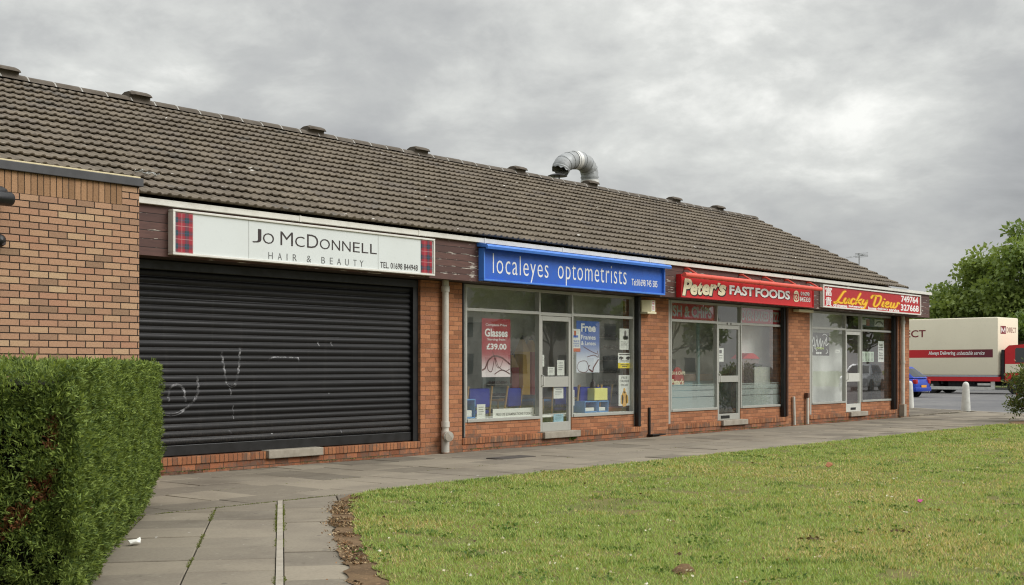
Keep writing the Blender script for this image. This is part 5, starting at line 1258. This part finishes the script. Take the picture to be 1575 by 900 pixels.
m.add([(x + v.co.x * .105 * (1 + .25 * math.sin(v.co.y * 7 + v.co.z * 5)), y + v.co.y * .055 * (1 + .25 * math.sin(v.co.x * 9)), .012 + max(-.2, v.co.z) * .045 * (1 + .4 * math.sin(v.co.x * 8 + v.co.y * 6))) for v in bm2.verts], [[v.index for v in f.verts] for f in bm2.faces]); bm2.free()
tag(m.build('turf_clod', M['soil'], smooth=True), 'brown clod of turf lying on the lawn near the bottom edge', 'clod')
x, y = gr(786, 703.5); o = MB().bbox(x - .4, x + .4, y - .16, y + .16, -.01, .007, .004).build('drain_cover', paint('dark_drain_iron', rgb(66, 60, 54), .7, dirt=.5)); tag(o, 'dark iron drain cover let into the pavement outside the optometrist', 'drain cover')

def bollard(px, py, lab):
    x, y = gr(px, py); t = thing('bollard', lab, 'bollard', (x, y, -.01), 'white bollards at the end of the pavement')
    MB().lathe((x, y, -.01), [(.14, 0), (.138, .1), (.128, .3), (.105, .72), (.10, .80), (.085, .86), (.05, .90), (.0, .912)], 24).build('post', M['white_conc'], t, smooth=True)
    return t
bollard(1485, 632, 'white tapered bollard standing alone in front of the lorry'); bollard(1398.5, 627.5, 'white tapered bollard half hidden behind the end drainpipe')
# ------------------------------------------------------------------ vehicles (local axes: x forward, y left)
M['rubber'] = paint('tyre_rubber', rgb(26, 26, 26), .85, bump=.3)
M['rim'] = paint('silver_wheel', rgb(170, 172, 174), .3, .7)
M['chassis'] = paint('black_chassis', rgb(24, 24, 25), .7, dirt=.4)
M['van_cream'] = paint('cream_lorry_paint', rgb(234, 226, 200), .38, var=.06, dirt=.15, scale=1.2)
M['van_red'] = paint('red_lorry_paint', rgb(196, 28, 34), .35, var=.1, dirt=.2)
M['van_maroon'] = paint('maroon_print', rgb(122, 26, 36), .4)
M['tail'] = paint('red_lamp_lens', rgb(168, 16, 20), .2, dirt=.05)
M['headl'] = paint('clear_lamp_lens', rgb(200, 204, 206), .15, .3, dirt=.05)
M['plate'] = paint('amber_number_plate', rgb(226, 156, 40), .45, dirt=.1)
def wheel(t, x, y, r, w, name='wheel', lorry=False):
    s = -1 if y < 0 else 1
    o = MB().lathe((x, y, r), [(r * .62, -w / 2), (r * .94, -w / 2), (r, -w * .36), (r, w * .36), (r * .94, w / 2), (r * .62, w / 2)], 28, 'y').build(name, M['rubber'], t, smooth=True)
    m = MB().lathe((x, y + s * w * .36, r), [(r * .62, -.01), (r * .64, .03 * 1), (r * .56, .0)], 24, 'y')
    m.lathe((x, y + s * w * .42, r), [(r * .2, -.03), (r * .2, .03)], 14, 'y')
    for k in range(5 if not lorry else 10):
        a = 2 * math.pi * k / (5 if not lorry else 10)
        c, q = math.cos(a), math.sin(a); w2 = r * (.09 if not lorry else .05)
        yy = y + s * w * .44
        P = [(x + c * r * .15 - q * w2, yy, r + q * r * .15 + c * w2), (x + c * r * .6 - q * w2 * .7, yy, r + q * r * .6 + c * w2 * .7), (x + c * r * .6 + q * w2 * .7, yy, r + q * r * .6 - c * w2 * .7), (x + c * r * .15 + q * w2, yy, r + q * r * .15 - c * w2)]
        m.add(P + [(p[0], p[1] - s * .03, p[2]) for p in P], [(0, 1, 2, 3), (7, 6, 5, 4), (0, 4, 5, 1), (1, 5, 6, 2), (2, 6, 7, 3), (3, 7, 4, 0)])
    m.build('rim', M['rim'], o, smooth=False); return o
def loft(rings):
    m = MB(); n = len(rings[0]); vs = [p for r_ in rings for p in r_]
    fs = [(i * n + k, i * n + (k + 1) % n, (i + 1) * n + (k + 1) % n, (i + 1) * n + k) for i in range(len(rings) - 1) for k in range(n)]
    fs += [tuple(reversed(range(n))), tuple((len(rings) - 1) * n + k for k in range(n))]
    return m.add(vs, fs)
def car(label, colour, L=4.4, W=1.74, Ht=1.44, belt=.93, deck=.90, hood=.86, kind='hatch', plate=True):
    t = thing('parked_car', label, 'car', (0, 0, 0)); body = paint('car_paint_%d_%d_%d' % colour, rgb(*colour), .22, .25, var=.05, dirt=.06, spec=.6)
    h = L / 2; w = W / 2; wb = L * .295; wr = .315
    def ring(x, hw, zb, zt, cr=.0):
        return [(x, -hw * .86, zb), (x, -hw * .97, zb + .1), (x, -hw, zb + (zt - zb) * .42), (x, -hw * .985, zb + (zt - zb) * .62), (x, -hw * .93, zt - .06), (x, -hw * .82, zt), (x, 0, zt + cr),
                (x, hw * .82, zt), (x, hw * .93, zt - .06), (x, hw * .985, zb + (zt - zb) * .62), (x, hw, zb + (zt - zb) * .42), (x, hw * .97, zb + .1), (x, hw * .86, zb)]
    st = [(-h, w * .80, .36, .62, 0), (-h + .05, w * .9, .28, deck - .12, .01), (-h + .18, w * .96, .25, deck, .02), (-h + .6, w, .24, belt, .02), (-.3, w, .22, belt, .01), (.55, w, .22, belt - .02, .02), (h - 1.0, w * .99, .24, hood, .04), (h - .35, w * .95, .25, hood - .07, .04), (h - .1, w * .88, .27, hood - .17, .02), (h, w * .76, .34, hood - .32, 0)]
    loft([ring(*q) for q in st]).build('body', body, t, smooth=True)
    rb, rt = (-h + .12, -h + .75) if kind == 'hatch' else (-h + .62, -h + 1.15)       # rear glass foot / head
    fb, ft = h - 1.25, h - 2.0
    bw, tw = w * .9, w * .68
    def gh(x, z, hw): return [(x, -hw, z), (x, -hw * .5, z + .02), (x, hw * .5, z + .02), (x, hw, z)]
    lo = [(rb, -bw * .92, belt - .03), (rb + .4, -bw, belt - .03), (fb - .3, -bw, belt - .03), (fb, -bw * .9, belt - .05), (fb + .08, 0, belt - .05), (fb, bw * .9, belt - .05), (fb - .3, bw, belt - .03), (rb + .4, bw, belt - .03), (rb, bw * .92, belt - .03), (rb - .05, 0, belt - .03)]
    hi = [(rt, -tw * .95, Ht - .05), (rt + .2, -tw, Ht - .03), (ft - .1, -tw, Ht - .03), (ft, -tw * .94, Ht - .06), (ft + .05, 0, Ht - .045), (ft, tw * .94, Ht - .06), (ft - .1, tw, Ht - .03), (rt + .2, tw, Ht - .03), (rt, tw * .95, Ht - .05), (rt - .04, 0, Ht - .04)]
    tp = [(p[0] * .94 + .06 * (rt + ft) / 2, p[1] * .86, Ht + (.0 if i not in (4, 9) else .0)) for i, p in enumerate(hi)]
    loft([lo, hi, tp]).build('cabin', body, t, smooth=True)
    def quad_on(a, b, c, d, u0, u1, v0, v1, out):
        A, B, C_, D_ = map(Vector, (a, b, c, d)); f = lambda u, v: (A.lerp(B, u)).lerp(D_.lerp(C_, u), v) + Vector(out)
        p = [f(u0, v0), f(u1, v0), f(u1, v1), f(u0, v1)]; return p
    for s in (-1, 1):
        idx = (1, 2) if s < 0 else (7, 6)
        A, B, Cq, Dq = lo[idx[0]], lo[idx[1]], hi[idx[1]], hi[idx[0]]
        for u0, u1 in ((.03, .27), (.30, .62), (.655, .97)):
            MB().add(quad_on(A, B, Cq, Dq, u0, u1, .08, .88, (0, s * .008, .004)), [(0, 1, 2, 3)]).build('side_window', M['glass_car'] if False else M['tinted'], t)
    for nm, ix in (('rear_window', (0, 9, 8)), ('windscreen', (3, 4, 5))):
        o = -1 if nm == 'rear_window' else 1; vs = []
        for i in ix:
            a, b = Vector(lo[i]), Vector(hi[i]); k_ = .9 if i != ix[1] else 1
            for v in (.12, .9): q = a.lerp(b, v); vs.append((q.x + o * .008, q.y * k_, q.z + .006))
        MB().add(vs, [(0, 2, 3, 1), (2, 4, 5, 3)]).build(nm, M['tinted'], t)
    for sx in (-1, 1):
        for sy in (-1, 1):
            x = sx * wb - (.05 if sx < 0 else 0)
            MB().lathe((x, sy * (w - .012), wr + .01), [(wr + .065, -.02), (wr + .065, .018)], 28, 'y').build('wheel_arch', M['chassis'], t)
            wheel(t, x, sy * (w - .095), wr, .225)
            m = MB(); y0, y1 = sorted((sy * w * .52, sy * w * .90))
            if sx < 0: m.bbox(-h - .006, -h + .16, y0 + (.1 if sy > 0 else 0), y1 - (.1 if sy < 0 else 0), deck - .26, deck - .06, .02); m.build('tail_lamp', M['tail'], t, smooth=True)
            else: m.bbox(h - .2, h - .02, y0, y1 - .02, hood - .32, hood - .2, .02); m.build('headlamp', M['headl'], t, smooth=True)
    MB().bbox(-h - .035, -h + .2, -w * .93, w * .93, .27, .50, .05).build('rear_bumper', body, t, smooth=True)
    MB().bbox(h - .2, h + .03, -w * .9, w * .9, .24, .46, .05).build('front_bumper', body, t, smooth=True)
    for s in (-1, 1): MB().bbox(fb - .42, fb - .28, min(s * (w + .02), s * (w + .16)), max(s * (w + .02), s * (w + .16)), belt + .0, belt + .13, .03).build('wing_mirror', body, t, smooth=True)
    MB().box(-h - .042, -h - .037, -.26, .26, .46, .575).build('number_plate', M['plate'], t)
    MB().box(-h + .16, -h + .21, -w * .55, w * .55, belt - .015, belt + .03).build('spoiler', M['chassis'], t) if kind == 'hatch' else None
    MB().tube([(-h + .0, -w * .6, .25), (-h - .06, -w * .6, .25)], .035, 10).build('exhaust_pipe', M['rim'], t, smooth=True)
    return t
tn = NT('dark_vehicle_windows'); tn.bsdf((.018, .022, .022, 1), .06, 0, None, .9); M['tinted'] = tn.m
def place(o, xy, hx, hy, z=-.073): o.location = (xy[0], xy[1], z); o.rotation_euler = (0, 0, math.atan2(hy, hx))
def head(l, d): v = Vector((d * SN + l * CS, d * CS - l * SN)); return v.normalized()
hv = head(-.72, .69)
c = car('blue hatchback parked nose away at the end of the shops in front of the lorry', (34, 66, 170)); k = Vector(at_cam(1407.5, 58.5)); side = Vector((-hv.y, hv.x))
ctr = k + hv * 2.2 - side * .80; place(c, ctr, hv.x, hv.y)
c = car('dark saloon car across the road, seen only as a reflection in the fast food window', (40, 44, 48), kind='saloon'); place(c, (59.5, -4.2), .97, .25)
c = car('silver car across the road, seen only as a reflection in the takeaway window', (170, 172, 174), L=4.6, W=1.82, Ht=1.62, belt=1.02, hood=.98, deck=.98); place(c, (71, -3.6), -.98, .18)

# lorry
lorry = thing('delivery_lorry', 'cream and red box delivery lorry parked across the end of the street', 'lorry', (0, 0, 0))
BL, BW, BZ0, BZ1 = 7.6, 2.5, .98, 4.06                            # box runs from x = -7.6 to 0
MB().bbox(-BL, 0, -BW / 2, BW / 2, BZ0, BZ1, .09).build('cargo_box', M['van_cream'], lorry, smooth=True)
Yb = -BW / 2 - .002
t = NT('red_to_maroon_stripe'); ox = t.sep(t.n('TexCoord').outputs['Object'])[0]; t.bsdf(t.mix(t.mapr(ox, -5.0, -.6), rgb(196, 28, 36), rgb(98, 26, 40)), .4); M['stripe'] = t.m
MB().box(-BL + .1, -.28, Yb - .003, Yb, 1.93, 2.36).build('side_stripe', M['stripe'], lorry)
m = MB(); m.text('Always Delivering', -3.90, -2.36, 2.03, 2.28, Yb - .004, weight=.03); m.build('slogan', M['white'], lorry)
MB().text('unbeatable service', -2.28, -.72, 2.07, 2.28, Yb - .004, shear=.35, weight=.012).build('slogan_script', M['white'], lorry)
MB().text('DIRECT', -6.35, -4.07, 3.06, 3.46, Yb - .004, weight=.012).build('side_lettering', M['van_maroon'], lorry)
# front bulkhead mark and word: (x, z) lettering turned to face forward
def front_face(m): m.v = [(-v[1], v[0], v[2]) for v in m.v]; return m
front_face(MB().box(-.95, -.30, -.004, -.001, 3.18, 3.60)).build('front_badge', M['van_maroon'], lorry)
m = MB(); m.ribbon([(-.83, 3.26), (-.83, 3.52), (-.62, 3.3), (-.42, 3.52), (-.42, 3.26)], .085, lambda u, v: (u, -.006, v), sub=2); front_face(m).build('badge_mark', M['white'], lorry)
front_face(MB().text('DIRECT', -.2, .95, 3.26, 3.54, -.003)).build('front_lettering', M['van_maroon'], lorry)
MB().bbox(-BL + .02, -.02, -BW / 2 - .01, BW / 2 + .01, .90, .978, .01).build('sill_rail', paint('grey_alloy_rail', rgb(178, 182, 190), .4, .4), lorry)
MB().bbox(-BL + .02, .1, -BW / 2 + .0, BW / 2 - .0, .66, .898, .01).build('red_skirt', M['van_red'], lorry)
m = MB().bbox(-BL, 2.0, -.55, -.3, .42, .655, .01); m.bbox(-BL, 2.0, .3, .55, .42, .655, .01)
for x in (-6.8, -4.6, -3.2, -1.4): m.bbox(x - .05, x + .05, -1.1, 1.1, .5, .655, .01)
m.bbox(-2.9, -.5, -1.0, -.6, .36, .655, .03); m.bbox(-7.4, -4.5, -1.0, -.6, .40, .655, .03); m.bbox(-3.1, -2.2, .6, 1.05, .3, .64, .03); m.build('chassis', M['chassis'], lorry)
m = MB().bbox(-4.9, -.35, -1.19, -1.13, .20, .37, .01); m.bbox(-.42, -.2, -1.2, -1.13, .22, .90, .01); m.bbox(-1.15, -.43, -1.19, -1.14, .44, .56, .01); m.bbox(-4.9, -4.82, -1.19, -1.13, .382, .64, .01)
m.build('side_guard', M['white_conc'], lorry)
for x in (-3.75, .85):
    for y in (-1.0, 1.0): wheel(lorry, x, y, .42, .3, 'wheel', True)
for y in (-.68, .68): wheel(lorry, -3.75, y, .42, .26, 'wheel', True)
# cab
pc = [(.28, .62), (.28, 2.36), (.50, 2.56), (1.25, 2.60), (1.72, 2.48), (2.16, 1.55), (2.24, 1.3), (2.24, .5), (1.48, .5), (1.40, .82), (1.16, .98), (.84, .98), (.60, .82), (.52, .62)]
m = MB(); m.prism(pc, 'y', -1.06, 1.06)
cab = m.build('cab', M['van_red'], lorry)
for s in (-1, 1):
    y0, y1 = sorted((s * 1.062, s * 1.07))
    MB().prism([(.30, 1.12), (.30, 1.58), (2.12, 1.58), (2.22, 1.3), (2.22, 1.12)], 'y', y0, y1).build('cream_band', M['van_cream'], cab)
    MB().prism([(.84, 1.66), (.84, 2.36), (.90, 2.42), (1.5, 2.42), (1.62, 2.36), (1.98, 1.66)], 'y', *sorted((s * 1.066, s * 1.074))).build('door_window', M['tinted'], cab)
    MB().bbox(2.1, 2.3, *sorted((s * 1.1, s * 1.28)), 1.75, 2.2, .03).build('wing_mirror', M['chassis'], cab)
    MB().bbox(2.2, 2.26, *sorted((s * .62, s * .98)), .78, .96, .01).build('headlamp', M['headl'], cab)
MB().add([(1.752, -.98, 2.43), (1.752, .98, 2.43), (2.135, .98, 1.63), (2.135, -.98, 1.63)], [(0, 1, 2, 3)]).build('windscreen', M['tinted'], cab)
MB().bbox(.1, .262, -1.12, 1.12, .62, 2.34, .05).build('cab_air_baffle', M['chassis'], lorry)
hv = head(.70, -.714); k = Vector(at_cam(1534.5, 66)); left = Vector((-hv.y, hv.x)); ctr = k + left * BW / 2
place(lorry, ctr, hv.x, hv.y, -.073)

# across the road, only ever seen mirrored in the glass: trees and a house front
G2 = 'street trees seen only in the window reflections'
for i, (x, y, h, lab) in enumerate(((58, -17, 8.5, 'green street tree mirrored in the optometrist glass'), (76, -20, 8.5, 'green street tree mirrored in the left fast food window'), (112, -21, 9, 'green street tree mirrored in the takeaway glass'))):
    tree('street_tree', lab, (x, y, -.1), h, 3.6, h * .75, rgb(66, 88, 40), rgb(112, 134, 66), 30, 6000, .42, 40 + i, .2, G2)
hs = thing('terraced_house', 'pale rendered two storey house across the road, mirrored in the shop glass', 'house', (70, -30, -.1))
MB().box(48, 96, -36, -28, -.1, 5.4).build('wall', paint('pale_render', rgb(216, 210, 198), .85), hs)
MB().prism([(-27.6, 5.41), (-36.4, 5.41), (-32, 8.4)], 'x', 47.7, 96.3).build('roof', M['coping'], hs)
for i in range(8):
    for z in (.9, 3.4): MB().bbox(50 + i * 5.8, 52 + i * 5.8, -27.99, -27.94, z, z + 1.3, .01).build('window', M['tinted'], hs)
for i in range(4): MB().bbox(53.4 + i * 11.6, 54.4 + i * 11.6, -27.99, -27.94, -.09, 2.0, .01).build('door', M['dark_in'], hs)

# ------------------------------------------------------------------ sky, sun, camera
w = bpy.data.worlds.new('World'); SC.world = w; w.use_nodes = True; t = w.node_tree; t.nodes.clear()
class WT(NT):
    def __init__(s, t): s.t = t; s.out = t.nodes.new('ShaderNodeOutputWorld')
k = WT(t)
SUN_AZ, SUN_EL = head(.96, -.22), R(36)                            # soft light from the right of the picture
sky = k.n('TexSky', sky_type='NISHITA', sun_disc=False, sun_elevation=SUN_EL, sun_rotation=math.atan2(SUN_AZ.x, SUN_AZ.y))
b1 = k.n('Background'); k.l(sky.outputs[0], b1.inputs[0]); b1.inputs[1].default_value = .09
d = k.n('TexCoord').outputs['Generated']; x, y, z = k.sep(d)[:3]
zc_ = k.math('MAXIMUM', z, 0.0)
# a lumpy overcast deck, flattened towards the horizon
el = k.math('DIVIDE', z, k.math('ADD', k.math('MULTIPLY', zc_, .9), .55))
P = k.comb(k.math('MULTIPLY', x, 1.0), k.math('MULTIPLY', y, 1.0), k.math('ADD', k.math('MULTIPLY', el, 2.0), SEED))
n1 = k.noise(P, 3.1, 8, .5, .15); n2 = k.noise(P, 8.5, 7, .6, .2); n3 = k.noise(P, 1.5, 3, .5)
s = k.math('ADD', k.math('ADD', k.math('MULTIPLY', n1, .46), k.math('MULTIPLY', n2, .26)), k.math('MULTIPLY', n3, .28))
cc = k.ramp(k.mapr(s, .39, .62, 0, 1, False), [(0, rgb(150, 151, 152)), (.3, rgb(172, 173, 173)), (.55, rgb(188, 189, 187)), (.78, rgb(212, 213, 209)), (1, rgb(244, 244, 239))])
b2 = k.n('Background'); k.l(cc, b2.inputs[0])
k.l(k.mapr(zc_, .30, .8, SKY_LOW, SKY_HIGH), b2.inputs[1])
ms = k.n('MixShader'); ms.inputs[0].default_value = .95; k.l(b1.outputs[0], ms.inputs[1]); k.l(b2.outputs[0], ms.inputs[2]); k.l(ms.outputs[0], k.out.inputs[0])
L = bpy.data.lights.new('sun', 'SUN'); L.energy = SUN_E; L.angle = R(35); L.color = (1.0, .975, .94)
lo = bpy.data.objects.new('sun', L); COL.objects.link(lo)
dv = Vector((SUN_AZ.x * math.cos(SUN_EL), SUN_AZ.y * math.cos(SUN_EL), math.sin(SUN_EL)))
lo.rotation_euler = dv.to_track_quat('Z', 'Y').to_euler()
cam = bpy.data.cameras.new('camera'); co = bpy.data.objects.new('camera', cam); COL.objects.link(co)
co.location = (0, 0, EYE); co.rotation_euler = (R(90), 0, -TH)
cam.sensor_width = 36; cam.lens = 36 * FPX / 1575; cam.shift_y = (HOR - 450) / 1575; cam.clip_end = 2000; cam.clip_start = .05
SC.camera = co
vs = SC.view_settings; vs.view_transform = 'Standard'; vs.look = 'None'; vs.gamma = 1; vs.use_curve_mapping = False; vs.exposure = EXPO
SC.cycles.max_bounces = 8; SC.cycles.transparent_max_bounces = 16; SC.cycles.use_denoising = DN; SC.cycles.filter_width = 1.15; SC.cycles.use_adaptive_sampling = False; SC.cycles.sample_clamp_indirect = 3.0
SC.cycles.caustics_reflective = False; SC.cycles.caustics_refractive = False
for o in bpy.data.objects:
    if '_o' in o: del o['_o']
